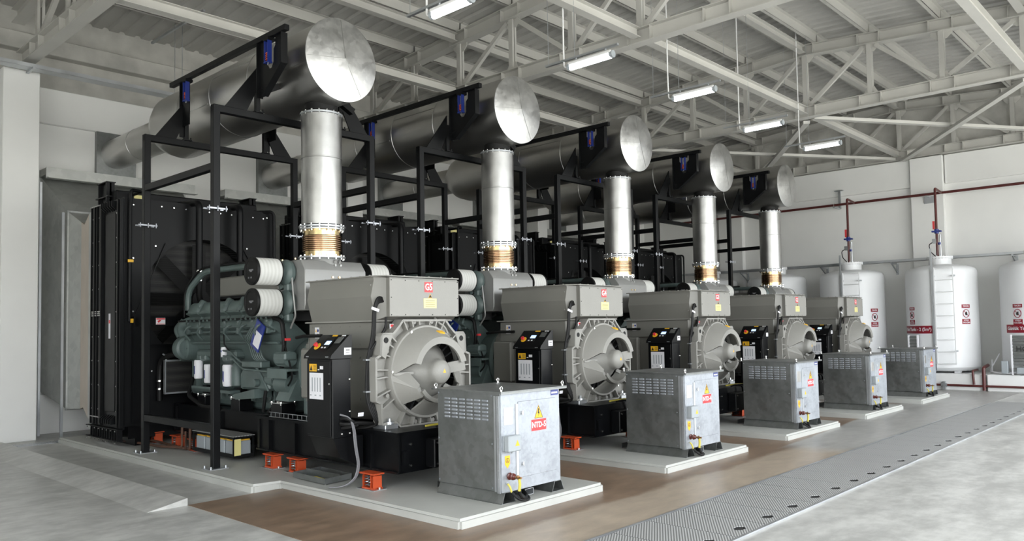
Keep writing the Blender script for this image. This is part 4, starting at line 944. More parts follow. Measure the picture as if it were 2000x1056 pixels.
for s_ in (-1, 1):
    for k in range(6):
        y = 9.18+.40*k
        b = MB(); x = XC+s_*.50; R = ry(s_*-.5)
        b.box(x-.13, x+.13, y-.18, y+.18, 1.76, 1.98, bev=.02, rot=R); h = obj('cylinder_head', b, 'green', t)
        b = MB(); x = XC+s_*.52
        b.box(x-.12, x+.11, y-.165, y+.165, 1.98, 2.17, bev=.05, seg=3, rot=R); b.box(x-.09, x+.08, y-.17, y-.08, 2.08, 2.22, bev=.03, seg=2, rot=R); b.box(x-.15, x+.14, y-.18, y+.18, 1.965, 1.99, bev=.006, rot=R); obj('valve_cover', b, 'green', h)
        b = MB(); b.bolts([(x+s_*.14, y+dy, 1.93) for dy in (-.12, 0, .12)], (s_, 0, .5), .014, .02); b.tube([(x+s_*.14, y, 1.86), (x+s_*.20, y, 1.84), (x+s_*.20, y+.1, 1.76), (x+s_*.10, y+.12, 1.66)], .014, 8, .04); obj('injector_pipe', b, 'green', h)
b = MB()
for z, x in ((1.90, -.60), (1.84, -.615), (1.77, -.59), (1.62, -.53)): b.tube([(XC+x, 9.0, z), (XC+x, 11.45, z)], .018, 8)
for k in range(7): b.box(XC-.64, XC-.57, 9.1+.37*k, 9.16+.37*k, 1.74, 1.92, bev=.008)
obj('fuel_rail', b, 'green', t)
b = MB(); b.box(XC-.66, XC-.60, 8.95, 11.62, 1.925, 1.95); b.tube([(XC-.63, 8.95, 1.93), (XC-.6, 8.8, 1.90), (XC-.58, 8.78, 1.6), (XC-.55, 8.9, 1.3), (XC-.5, 9.0, .9), (XC-.5, 9.3, .72)], .028, 8, .08)
b.tube([(XC-.62, 10.3, 1.93), (XC-.6, 10.3, 1.6), (XC-.55, 10.25, 1.5)], .01, 6).tube([(XC-.52, 8.6, 1.68), (XC-.6, 8.3, 1.70), (XC-.55, 8.0, 1.70)], .02, 8).tube([(XC-.58, 8.8, 1.65), (XC-.60, 8.55, 1.2), (XC-.55, 8.9, .95)], .012, 6, .1)
b.tube([(XC-.5, 9.35, 1.05), (XC-.53, 9.35, .9), (XC-.52, 9.4, .72)], .022, 8).tube([(XC-.5, 9.0, 1.0), (XC-.55, 9.05, .85), (XC-.5, 9.2, .7)], .022, 8).tube([(XC-.48, 11.5, 1.1), (XC-.6, 11.4, .85), (XC-.62, 10.9, .72), (XC-.5, 10.6, .7)], .03, 8, .1)
obj('black_hose', b, 'rubber', t, 'black hoses and harness')
b = MB(); b.box(XC-.59, XC-.53, 8.72, 8.80, 1.645, 1.675); obj('cable_boot', b, 'red', t)
b = MB(); b.box(XC-.33, XC+.33, 9.15, 11.1, 2.28, 2.56, bev=.02); ac = obj('aftercooler', b, 'altgrey', t, 'grey box on top of the engine')
b = MB(); b.box(XC-.36, XC+.36, 9.1, 11.15, 2.24, 2.28).box(XC-.2, XC+.2, 9.2, 11.4, 1.9, 2.25); obj('intake_manifold', b, 'black', t)
b = MB(); b.tube([(XC-.50, 11.62, 2.10), (XC-.50, 11.62, 2.40), (XC-.42, 11.3, 2.66), (XC-.38, 11.0, 2.68), (XC-.36, 9.2, 2.66)], .045, 10, .15); obj('crossover_pipe', b, 'green', t)
b = MB(); b.tube([(XC-.54, 11.66, 2.0), (XC-.54, 11.66, 2.42), (XC-.46, 11.3, 2.72), (XC-.42, 11.0, 2.73), (XC-.40, 9.5, 2.72)], .014, 8, .15); obj('black_hose', b, 'rubber', t)
# injector pipes bundle and pump
b = MB()
for k in range(6):
    y = 9.62-.05*k; b.tube([(XC-.60, y-.15, 1.88), (XC-.66, y-.1, 1.76), (XC-.66, y, 1.66), (XC-.60, y, 1.60), (XC-.58, y-.06, 1.42), (XC-.50, y-.1, 1.35)], .011, 6, .05)
b.box(XC-.64, XC-.5, 9.25, 9.75, 1.30, 1.38, bev=.01)
b.tube([(XC-.58, 10.5, 1.52), (XC-.62, 10.1, 1.50), (XC-.62, 9.8, 1.36), (XC-.6, 9.4, 1.30), (XC-.56, 9.2, 1.0)], .014, 8, .08).tube([(XC-.58, 10.5, 1.45), (XC-.62, 10.05, 1.42), (XC-.62, 9.75, 1.27), (XC-.6, 9.1, 1.25), (XC-.6, 9.0, 1.15)], .014, 8, .08)
obj('pipe_bundle', b, 'green', t)
b = MB(); b.box(XC-.56, XC-.36, 9.2, 9.9, 1.0, 1.30, bev=.03); b.cyl((XC-.5, 9.1, 1.14), (XC-.5, 9.3, 1.14), .08, n=16); b.cyl((XC-.57, 9.45, 1.1), (XC-.63, 9.45, 1.1), .05, n=14); obj('injection_pump', b, 'green', t)
b = MB(); b.box(XC-.69, XC-.67, 9.14, 9.36, 1.52, 1.90, bev=.006, rot=rx(.5)); pc = obj('document_pouch', b, 'blue', t, 'clear blue-edged pouch')
b = MB(); b.box(XC-.694, XC-.69, 9.17, 9.32, 1.56, 1.76, rot=rx(.5)); obj('paper', b, 'label', pc)
# filters
b = MB()
for y in (11.12, 10.98, 10.66, 10.35, 10.22): b.box(XC-.58, XC-.42, y-.07, y+.07, 1.36, 1.45, bev=.02)
b.box(XC-.55, XC-.34, 10.1, 11.25, 1.40, 1.52, bev=.03); obj('filter_head', b, 'green', t)
for x, y, z, r, h in ((-.575, 11.12, 1.10, .062, .27), (-.50, 10.97, 1.04, .062, .27), (-.55, 10.66, 1.06, .062, .27), (-.56, 10.27, 1.02, .07, .30), (-.57, 10.36, 1.42, .045, .14), (-.48, 10.45, 1.03, .065, .28)):
    b = MB(); b.lathe((XC+x, y, z), (0, 0, 1), [(0, r*.6), (.006, r*.93), (.025, r), (h-.02, r), (h, r*.9)], 24); q = obj('spin_on_filter', b, 'label', t, 'white spin-on filter')
    b = MB(); b.lathe((XC+x, y, z+.06), (0, 0, 1), [(0, r+.0006), (h*.5, r+.0006)], 8, PI*.85, PI*1.15); 
    b = MB(); b.box(XC+x-r-.001, XC+x-r+.004, y-.012, y+.012, z+.07, z+h*.7); obj('filter_print', b, 'blue', q)
b = MB(); b.lathe((XC-.52, 10.08, 1.02), (0, 0, 1), [(0, .05), (.02, .08), (.26, .08), (.32, .05)], 20); b.lathe((XC-.5, 9.9, 1.0), (0, 0, 1), [(0, .04), (.02, .06), (.2, .06), (.24, .04)], 16); obj('oil_separator', b, 'green', t)
b = MB(); b.prism([(XC-.62, 10.05, .92), (XC-.62, 9.45, 1.02), (XC-.62, 9.45, .90), (XC-.62, 9.95, .86)], (.25, 0, 0)).box(XC-.62, XC-.35, 10.1, 11.25, .93, .97).box(XC-.62, XC-.60, 10.6, 11.25, .93, 1.0); obj('filter_bracket', b, 'green', t)
# front gear case, pump
b = MB(); b.box(XC-.45, XC+.45, 11.48, 11.66, .85, 1.95, bev=.06, seg=2); obj('gear_case', b, 'green', t)
b = MB(); b.lathe((XC-.56, 11.55, 1.54), (0, -1, 0), [(-.1, .17), (.0, .19), (.05, .17), (.06, .14), (.065, .135), (.065, .001)], 28); b.lathe((XC-.60, 11.62, 1.54), (-1, 0, 0), [(-.2, .2), (-.02, .2), (.0, .17), (.01, .14), (.012, .001)], 28)
b.tube([(XC-.55, 11.62, 1.7), (XC-.62, 11.62, 1.86), (XC-.55, 11.45, 1.94), (XC-.45, 11.4, 1.92)], .07, 12, .09).tube([(XC-.58, 11.7, 1.7), (XC-.6, 11.8, 1.82), (XC-.5, 11.75, 1.95)], .05, 12, .06)
for a in range(8): b.cyl((XC-.61, 11.62+.18*math.cos(a*PI/4), 1.54+.18*math.sin(a*PI/4)), (XC-.62, 11.62+.18*math.cos(a*PI/4), 1.54+.18*math.sin(a*PI/4)), .014, n=6)
obj('water_pump', b, 'green', t)
b = MB(); b.tube([(XC-.5, 11.6, 1.42), (XC-.66, 11.75, 1.46), (XC-.74, 12.0, 1.38), (XC-.74, 12.05, 1.2), (XC-.74, 12.05, .75)], .04, 10, .12); hs = obj('coolant_hose', b, 'rubber', t)
b = MB(); 
for z in (1.05, .93): b.cyl((XC-.74, 12.05, z-.012), (XC-.74, 12.05, z+.012), .046, n=16)
obj('hose_clamp', b, 'ironbolt', hs)
b = MB(); b.box(XC-.72, XC-.33, 11.88, 11.93, .88, 1.34); q = obj('fuel_cooler', b, 'core', t)
b = MB(); b.box(XC-.73, XC-.32, 11.875, 11.935, 1.34, 1.365).box(XC-.73, XC-.32, 11.875, 11.935, .855, .88).box(XC-.735, XC-.72, 11.875, 11.935, .855, 1.365); b.tube([(XC-.71, 11.9, 1.36), (XC-.71, 11.9, 1.42), (XC-.76, 11.9, 1.46)], .012, 8, .03); obj('cooler_frame', b, 'zinc', q)
# flywheel housing
b = MB(); b.lathe((XC, 8.5, 1.27), (0, 1, 0), [(0, .50), (.06, .52), (.10, .50), (.42, .42), (.5, .36)], 40); b.box(XC-.42, XC+.42, 8.52, 8.62, .72, 1.0, bev=.02)
for k in range(20): a = 2*PI*k/20; b.cyl((XC+.48*math.cos(a), 8.485, 1.27+.48*math.sin(a)), (XC+.48*math.cos(a), 8.5, 1.27+.48*math.sin(a)), .014, n=6)
obj('flywheel_housing', b, 'green', t)
b = MB(); b.prism([(XC-.62, 8.62, .92), (XC-.45, 8.62, 1.25), (XC-.35, 8.62, 1.25), (XC-.35, 8.62, .90), (XC-.62, 8.62, .90)], (0, .3, 0)).prism([(XC+.62, 8.62, .92), (XC+.45, 8.62, 1.25), (XC+.35, 8.62, 1.25), (XC+.35, 8.62, .90), (XC+.62, 8.62, .90)], (0, .3, 0)); obj('engine_bracket', b, 'green', t)
# starter/charging alternator with its shelf
b = MB(); b.cyl((XC-.57, 8.66, 1.42), (XC-.57, 8.90, 1.42), .095, n=24)
for k in range(12): a = 2*PI*k/12; b.box(XC-.57+.09*math.cos(a)-.008, XC-.57+.09*math.cos(a)+.008, 8.68, 8.86, 1.42+.09*math.sin(a)-.008, 1.42+.09*math.sin(a)+.008)
b.cyl((XC-.57, 8.9, 1.42), (XC-.57, 8.96, 1.42), .05, n=16).box(XC-.66, XC-.48, 8.64, 8.92, 1.40, 1.50, bev=.02); obj('charging_alternator', b, 'green', t)
b = MB(); b.box(XC-.66, XC-.38, 8.58, 9.05, 1.27, 1.30).box(XC-.665, XC-.655, 8.60, 9.05, 1.18, 1.30).prism([(XC-.66, 9.05, 1.3), (XC-.40, 9.05, 1.3), (XC-.40, 9.05, 1.1)], (0, .01, 0)); b.cyl((XC-.5, 8.7, 1.1), (XC-.5, 9.0, 1.1), .12, n=20); obj('alternator_shelf', b, 'green', t)
# engine mounts
for s_ in (-1, 1):
    for y in (11.15, 10.15, 8.95):
        x = XC+s_*.50 if y < 9.3 else XC+s_*.42
        b = MB(); b.box(x-.10, x+.10, y-.12, y+.12, .692, .86, bev=.004).box(x-.05, x+.05, y-.06, y+.06, .89, 1.0); mt = obj('engine_mount', b, 'blackg', t)
        b = MB(); b.box(x-.11, x+.11, y-.13, y+.13, .86, .868).lathe((x, y, .868), (0, 0, 1), [(0, .085), (.015, .08), (.022, .05), (.024, .001)], 24)
        b.bolts([(x+dx, y+dy, .868) for dx in (-.095, .095) for dy in (-.11, .11)], (0, 0, 1), .014, .015).bolts([(x+dx, y+dy, .86) for dx in (-.095, .095) for dy in (-.11, .11)], (0, 0, -1), .012, .02); obj('mount_cap', b, 'ironbolt', mt)
# exhaust collector box with turbochargers and air filters
b = MB(); cs = [(8.52, 2.02), (8.50, 2.10), (8.50, 2.53), (8.60, 2.655), (9.05, 2.655), (9.15, 2.53), (9.15, 2.02)]
b.prism([(XC-.46, y, z) for y, z in cs], (.92, 0, 0)); bmesh.ops.bevel(b.b, geom=list(b.b.edges), offset=.008, segments=1, affect='EDGES'); pl = obj('exhaust_collector', b, 'plenum', t, 'silver grey exhaust box')
b = MB(); b.lathe((XC, RYc, 2.60), (0, 0, 1), [(0, .26), (.1, .235)], 32); b.cyl((XC+.02, 8.60, 2.66), (XC+.02, 8.55, 2.64), .02, n=10).cyl((XC+.10, 8.61, 2.66), (XC+.10, 8.56, 2.64), .02, n=10).cyl((XC+.02, 8.59, 2.60), (XC+.02, 8.54, 2.60), .016, n=10).cyl((XC+.10, 8.59, 2.60), (XC+.10, 8.54, 2.60), .016, n=10); obj('outlet_neck', b, 'plenum', pl)
b = MB(); b.bolts([(XC-.06, 8.5, 2.44), (XC+.04, 8.5, 2.44)], (0, -1, 0), .014, .015).bolts([(XC-.47, y, 2.66) for y in (8.7, 9.0)], (0, 0, 1), .012, .02); obj('collector_bolt', b, 'gold', pl)
b = MB(); b.tube([(XC-.47, 8.75, 2.56), (XC-.53, 8.7, 2.56), (XC-.53, 8.65, 2.2), (XC-.5, 8.65, 1.95), (XC-.48, 8.8, 1.8)], .012, 8, .04); obj('oil_pipe', b, 'plenum', pl)
for s_ in (-1, 1):
    for z in (2.50, 2.12):
        X = lambda d: XC+s_*d
        b = MB(); b.lathe((X(.46), 8.82, z), (s_, 0, 0), [(-.02, .09), (0, .12), (.03, .155), (.08, .165), (.12, .14), (.15, .085), (.2, .075)], 28); b.tube([(X(.52), 8.95, z+.02), (X(.52), 8.97, z-.08), (X(.50), 8.93, z-.2)], .05, 10, .05); b.box(X(.50)-.05, X(.50)+.05, 8.75, 8.86, z-.24, z-.12, bev=.02); tu = obj('turbocharger', b, 'green', t)
        b = MB(); b.lathe((X(.66), 8.82, z), (s_, 0, 0), [(-.04, .085), (-.035, .093), (-.02, .088), (0, .095), (.01, .088)], 28).box(X(.65)-.01, X(.65)+.01, 8.72, 8.74, z-.02, z+.02); obj('hose_clamp', b, 'ironbolt', tu)
        b = MB(); b.lathe((X(.66), 8.82, z), (s_, 0, 0), [(-.03, .08), (-.01, .14), (.0, .17), (.015, .172)], 40); af = obj('air_filter', b, 'rubber', t, 'white pleated air filter with black end cap')
        b = MB(); b.lathe((X(.672), 8.82, z), (s_, 0, 0), [(0, .168), (.33, .168)], 48); obj('filter_element', b, 'pleat', af)
        b = MB(); b.lathe((X(1.00), 8.82, z), (s_, 0, 0), [(-.025, .171), (0, .173), (.012, .168), (.014, .16), (.014, .135), (.010, .132), (.010, .001)], 40); cp = obj('filter_cap', b, 'rubber', af)
        b = MB(); b.box(X(1.0125)-.002, X(1.0125)+.002, 8.76, 8.86, z+.005, z+.02).box(X(1.012)-.002, X(1.012)+.002, 8.79, 8.84, z-.01, z+.005)
        b.box(X(1.012)-.002, X(1.012)+.002, 8.80, 8.82, z-.09, z-.07).box(X(1.012)-.002, X(1.012)+.002, 8.86, 8.88, z-.09, z-.07); obj('cap_print', b, 'greycable', cp)
# ================================================================ RADIATOR
RX0, RX1, RF, RB = 4.60, 7.02, 12.15, 13.40
t = thing('radiator', '', 'radiator', (XC, 12.8, ZP), 'radiators'); U(t, 'big black radiator with round fan opening behind engine {w}')
b = MB(); fc = (5.82, 2.30); n = 64; FR = .95
def rect_ray(a):
    dx, dz = math.cos(a), math.sin(a); L = []
    if dx > 1e-9: L.append((RX1-fc[0])/dx)
    if dx < -1e-9: L.append((RX0-fc[0])/dx)
    if dz > 1e-9: L.append((3.80-fc[1])/dz)
    if dz < -1e-9: L.append((.40-fc[1])/dz)
    return min(L)
A_ = sorted(set([round(2*PI*k/n, 5) for k in range(n)]+[round(math.atan2(z-fc[1], x-fc[0]) % (2*PI), 5) for x in (RX0, RX1) for z in (.40, 3.80)]))
V0 = [(b.b.verts.new((fc[0]+math.cos(a)*FR, RF, fc[1]+math.sin(a)*FR)), b.b.verts.new((fc[0]+math.cos(a)*rect_ray(a), RF, fc[1]+math.sin(a)*rect_ray(a))), b.b.verts.new((fc[0]+math.cos(a)*FR, RF+.3, fc[1]+math.sin(a)*FR))) for a in A_]
for i in range(len(A_)):
    p_, q_ = V0[i], V0[(i+1) % len(A_)]; b.b.faces.new((p_[0], p_[1], q_[1], q_[0])); b.b.faces.new((p_[0], q_[0], q_[2], p_[2]))
sh = obj('fan_shroud', b, 'black', t)
b = MB(); b.bolts([(x, RF, z) for z in (3.70, 2.9, 2.1, 1.3, .6) for x in (4.72, 6.92)]+[(4.95+.19*k, RF, 3.72-.004*k) for k in range(11)]+[(5.05, RF, 3.1), (6.55, RF, 3.15), (4.8, RF, 1.75), (5.3, RF, 2.0), (5.9, RF, 2.0), (5.0, RF, 1.2)], (0, -1, 0), .013, .012); obj('shroud_bolts', b, 'ironbolt', sh)
b = MB(); b.box(RX0+.02, RX1-.02, RF+.34, RF+.36, .45, 3.75); obj('cooling_core', b, 'core', t)
b = MB(); b.cyl((fc[0], RF+.1, fc[1]), (fc[0], RF+.28, fc[1]), .14, n=24)
for k in range(8):
    a = 2*PI*k/8; p_ = Vector((fc[0]+math.cos(a)*.12, RF+.18, fc[1]+math.sin(a)*.12)); q_ = Vector((fc[0]+math.cos(a)*.88, RF+.18, fc[1]+math.sin(a)*.88)); b.bar(p_, q_, .2, .012, (math.sin(a)*.5, 1, -math.cos(a)*.5))
obj('fan', b, 'rubber', t)
b = MB()
for k in range(52): z = 1.42+.034*k; w_ = math.sqrt(max(0, .95**2-(z-fc[1])**2)); b.box(fc[0]-w_, fc[0]+w_, RF-.012, RF-.009, z, z+.003)
b.bar((4.75, RF-.02, 2.05), (4.75+.45, RF-.02, 3.15), .012, .012).bar((6.9, RF-.02, 2.4), (6.45, RF-.02, 3.2), .012, .012)
obj('fan_guard', b, 'rubber', t)
b = MB(); b.box(4.72, 6.9, RF-.10, RF-.02, 1.88, 2.02).box(4.75, 6.9, RF-.05, RF-.02, 1.55, 1.60).box(4.70, 4.78, RF-.1, RF-.02, .45, 2.02); cbm = obj('guard_beam', b, 'blackg', t)
b = MB(); b.box(5.02, 5.16, RF-.103, RF-.10, 1.90, 2.0); st_ = obj('warning_label', b, 'label', cbm)
b = MB(); b.box(5.025, 5.155, RF-.105, RF-.103, 1.975, 1.995).box(5.025, 5.155, RF-.105, RF-.103, 1.905, 1.912).prism([(5.04, RF-.105, 1.95), (5.07, RF-.105, 1.97), (5.1, RF-.105, 1.965), (5.06, RF-.105, 1.925)], (0, .002, 0)); obj('print', b, 'red', st_)
# left and right side walls with ribs, bolts
for s_, x in ((-1, RX0), (1, RX1)):
    b = MB(); b.box(x-.01, x+.01, RF, RB, .36, 3.80).box(x-.03 if s_ < 0 else x, x if s_ < 0 else x+.03, RF+.28, RF+.68, .6, 3.6, bev=.004); sd = obj('side_panel', b, 'black', t)
    b = MB()
    for y in (RF+.02, RF+.12, RF+.78, RF+.96, RF+1.06, RF+1.2): b.box(x+s_*.0, x+s_*.06, y-.008, y+.008, .38, 3.78)
    for y in (RF+.17, RF+.87, RF+1.13): b.box(x, x+s_*.045, y-.03, y+.03, .38, 3.78)
    obj('side_rib', b, 'black', sd)
    b = MB(); b.bolts([(x+s_*.045, y, .62+.37*k) for k in range(9) for y in (RF+.17, RF+.87, RF+1.13)]+[(x+s_*.045, RF+.83+.033*k, 2.06+.03*m) for k in range(12) for m in range(3)]+[(x+s_*.06, RF+.80+.04*k, 3.77) for k in range(11)]+[(x+s_*.06, RF+.80+.04*k, .50) for k in range(11)], (s_, 0, 0), .011, .01); obj('side_bolts', b, 'ironbolt', sd)
    b = MB()
    for k in range(6):
        y = RF+.28+.085*k
        for z0, z1 in ((3.62, 3.78), (.42, .56)): b.prism([(x+s_*.0, y, z0 if z0 > 1 else z1), (x+s_*.0, y, z1 if z0 > 1 else z0), (x+s_*.09, y, z1 if z0 > 1 else z0), (x+s_*.09, y, (z0+z1)/2)], (0, .012, 0))
    for k in range(12): b.prism([(x, RF+.05+.095*k, .36), (x+s_*.08, RF+.05+.095*k, .36), (x+s_*.08, RF+.05+.095*k, .20), (x, RF+.05+.095*k, .20)], (0, .012, 0))
    b.box(x, x+s_*.1, RF, RB, .355, .367).box(x, x+s_*.1, RF, RB, .19, .202); obj('side_bracket', b, 'black', sd)
    b = MB(); b.bolts([(x+s_*.1, RF+.05+.16*k, z) for k in range(8) for z in (.34, .17)], (s_, 0, 0), .011, .012); obj('foot_bolts', b, 'ironbolt', sd)
    if s_ < 0:
        b = MB(); b.box(x-.0335, x-.031, RF+.45, RF+.52, 1.70, 2.08); q = obj('serial_label', b, 'label', sd)
        b = MB(); b.box(x-.0345, x-.0335, RF+.46, RF+.51, 1.93, 1.98); obj('print', b, 'red', q)
b = MB(); b.box(RX0+.03, RX1-.03, RF+.45, RB-.05, 3.80, 3.98, bev=.02).box(RX0, RX1, RF+.2, RB, 3.79, 3.81); tt_ = obj('top_tank', b, 'black', t)
for x in (RX0+.02, RX1-.02):
    b = MB(); b.box(x-.012, x+.012, RF+.62, RF+.98, 3.8, 4.12).box(x-.06, x+.06, RF+.62, RF+.65, 3.8, 4.12).box(x-.06, x+.06, RF+.95, RF+.98, 3.8, 4.12).box(x-.07, x+.07, RF+.6, RF+1.0, 4.11, 4.125).box(x-.07, x+.07, RF+.55, RF+1.05, 3.88, 3.90); obj('lifting_post', b, 'black', t)
b = MB(); b.box(RX0+.3, RX0+.52, RF+.44, RF+.449, 3.86, 3.93); q = obj('tank_label', b, 'paleyellow', tt_)
b = MB(); b.tube([(4.86, 12.75, 3.92), (4.86, 12.2, 3.92), (4.67, RF-.04, 3.92), (4.66, RF-.04, 3.6), (4.66, RF-.04, 1.95)], .026, 10, .06)
vp = obj('vent_pipe', b, 'black', t)
b = MB(); b.box(4.62, 4.70, RF-.075, RF-.06, 2.83, 2.87).box(4.66, 4.71, RF-.075, RF-.07, 1.93, 1.99); obj('yellow_tag', b, 'yellow', vp)
for x, zb in ((5.63, 2.55), (6.31, 2.4)):
    b = MB(); b.tube([(x-.02, 12.75, 3.85), (x, 12.2, 3.82), (x, 11.92, 3.80), (x, 11.92, 3.6), (x, 11.92, zb)], .052, 14, .14); cp_ = obj('coolant_pipe', b, 'black', t)
    b = MB(); b.cyl((x, 11.92, zb+.02), (x, 11.92, zb+.05), .057, n=18).cyl((x, 11.92, zb+.16), (x, 11.92, zb+.19), .057, n=18); obj('pipe_clamp', b, 'ironbolt', cp_)
    b = MB(); b.tube([(x, 11.92, zb+.1), (x, 11.92, zb-.25), (x, 11.75, zb-.45), (x, 11.6, zb-.5)], .045, 12, .1); obj('rubber_sleeve', b, 'rubber', cp_)
b = MB(); b.tube([(6.5, 12.6, 3.80), (6.95, 12.05, 3.80), (7.0, 12.05, 3.75), (7.0, 12.05, 2.2)], .026, 10, .05); obj('vent_pipe', b, 'black', t)
b = MB(); b.box(RX0+.1, RX1-.1, RF+.1, RB-.1, .2, .4).box(RX0+.2, RX0+.4, RF+.1, RB-.1, ZP, .2).box(RX1-.4, RX1-.2, RF+.1, RB-.1, ZP, .2); obj('radiator_base', b, 'blackg', t)
# ================================================================ AIR DUCT
t = thing('discharge_duct', '', 'air duct', (XC, 15, .45), 'discharge ducts'); U(t, 'galvanised air duct with canvas sleeve from radiator {w} to the wall opening')
def frustum(b, r0, y0, r1, y1, th=.006):
    for off in (0, ):
        A0 = [b.b.verts.new((x, y0, z)) for x, z in ((r0[0], r0[2]), (r0[1], r0[2]), (r0[1], r0[3]), (r0[0], r0[3]))]; A1 = [b.b.verts.new((x, y1, z)) for x, z in ((r1[0], r1[2]), (r1[1], r1[2]), (r1[1], r1[3]), (r1[0], r1[3]))]
        for i in range(4): b.b.faces.new((A0[i], A0[(i+1) % 4], A1[(i+1) % 4], A1[i]))
    return b
def ring(b, r, y, w=.05, d=.03):
    b.box(r[0], r[1], y, y+d, r[3]-w, r[3]).box(r[0], r[1], y, y+d, r[2], r[2]+w).box(r[0], r[0]+w, y, y+d, r[2], r[3]).box(r[1]-w, r[1], y, y+d, r[2], r[3]); return b
r0, r1, r2, r3, r4 = (4.53, 7.14, .80, 4.66), (4.68, 6.98, .50, 3.90), (4.76, 6.88, .52, 3.68), (4.66, 6.96, .42, 3.74), (4.61, 7.01, .38, 3.79)
b = MB(); frustum(b, r0, WY-.02, r1, 14.85); hp = obj('hopper', b, 'ductgalv', t, smooth=0)
b = MB(); ring(b, (4.46, 7.20, .70, 4.76), WY-.045, .09, .04); ring(b, (4.66, 7.0, .48, 3.92), 14.83, .045, .03); ring(b, (4.82, 6.84, .55, 3.73), 14.42, .03, .02); obj('duct_flange', b, 'ductgalv', hp)
b = MB(); b.box(4.5, 7.2, 15.45, WY-.05, 4.62, 4.74).box(4.5, 7.2, 15.43, 15.45, 4.56, 4.75).box(4.5, 7.2, 15.30, 15.46, 4.545, 4.56); obj('soffit_beam', b, 'ductgalv', t)
b = MB(); frustum(b, r1, 14.85, r2, 14.45); obj('inner_hopper', b, 'ductgalv', t, smooth=0)
b = MB(); frustum(b, r2, 14.45, (4.74, 6.9, .56, 3.62), 14.25); frustum(b, (4.74, 6.9, .56, 3.62), 14.25, r3, 13.8); obj('canvas_sleeve', b, 'canvas', t, 'beige canvas sleeve')
b = MB(); frustum(b, r3, 13.8, r4, 13.41); obj('collar', b, 'ductgalv', t, smooth=0)
b = MB()
for x, y, z0 in ((4.47, 15.6, 1.0), (4.6, 14.84, 1.0)):
    b.box(x-.02, x+.02, y-.003, y+.003, .0, 4.5 if y > 15 else 3.88).box(x-.02, x-.014, y, y+.03, 0, 4.5 if y > 15 else 3.88)
b.box(6.99, 7.03, 14.84, 14.846, 0, 3.88)
obj('slotted_strut', b, 'zinc', t)
# ================================================================ COPIES
index_kids()
base_objs = list(UNIT); signs = {}
FP, DRo = GP, DR
def child_by_path(root, names):
    o = root
    for n_ in names:
        o = [c for c in o.children if c.name.split('.')[0] == n_][0]
    return o
def gsign(root, k):
    fp_ = child_by_path(root, ['terminal_box']) if False else None
copies = {}
for o, tmpl in base_objs:
    copies.setdefault(o.name, [o])
    for k in range(1, NU):
        c = dup(o, (P*k, 0, 0), None, tmpl.format(p=PLACE[k], w=WHICH[k], n=5-k)); copies[o.name].append(c)
for k in range(NU):
    a = copies['alternator'][k]; dx = P*k; off = Vector((dx, 0, 0))
    tb_ = [c for c in a.children if c.name.startswith('terminal_box')][0] if k == 0 else None
    def find(root, pre):
        for c in bpy.data.objects:
            if c.parent == root and c.name.startswith(pre): return c
    tb_ = find(a, 'terminal_box')
    b = MB(); b.box(AX+dx-.075+.06, AX+dx+.045+.06, 6.782, 6.7845, 2.175, 2.29); s1 = obj('number_sign', b, 'red', tb_, 'red sign reading '+WHICH[k])
    b = MB(); b.text(WHICH[k], .105, (AX+dx+.045, 6.7815, 2.232), '-y', .0008, squeeze=.85); g_ = obj('print', b, 'label', a); g_.name = 'sign_lettering'; g_['label'] = 'white letters '+WHICH[k]
    c = copies['earthing_cabinet'][k]; fr_ = find(c, 'front_panel')
    b = MB(); b.box(5.93+dx-.11, 5.93+dx+.11, BY0-.0095, BY0-.0075, .735, .845); s2 = obj('name_sign', b, 'red', fr_, f'red sign reading NTD-{5-k}')
    b = MB(); b.text(f'NTD-{5-k}', .078, (5.93+dx, BY0-.0105, .79), '-y', .0008, squeeze=.92); g_ = obj('sign_lettering', b, 'label', c, label=f'white letters NTD-{5-k}')

# ================================================================ FUEL TANKS
def patch(b, c, R, a0, a1, z0, z1, th=.003, n=12):
    rr = []
    for k in range(n+1):
        a = math.radians(a0+(a1-a0)*k/n); rr.append([b.b.verts.new((c[0]+math.cos(a)*r, c[1]+math.sin(a)*r, z)) for r, z in ((R, z0), (R+th, z0), (R+th, z1), (R, z1))])
    for k in range(n):
        for i in range(4): b.b.faces.new((rr[k][i], rr[k][(i+1) % 4], rr[k+1][(i+1) % 4], rr[k+1][i]))
    b.b.faces.new(rr[0]); b.b.faces.new(list(reversed(rr[-1]))); return b
TR, TXc = .85, 23.06
TY = [3.70, 5.91, 8.216, 10.44, 12.66]
tanklab = ['white upright fuel tank cut off by the right picture edge', 'white upright fuel tank with the 2 (5m³) banner, fully in view at the right', 'white upright fuel tank just right of alternator G1', 'white upright fuel tank whose top shows behind the bellows of G1', 'white upright fuel tank farthest left, only its top showing behind G2']
pos = ['at the right picture edge', 'of the fully visible tank', 'of the tank beside G1', 'of the tank behind the bellows of G1', 'of the farthest left tank']
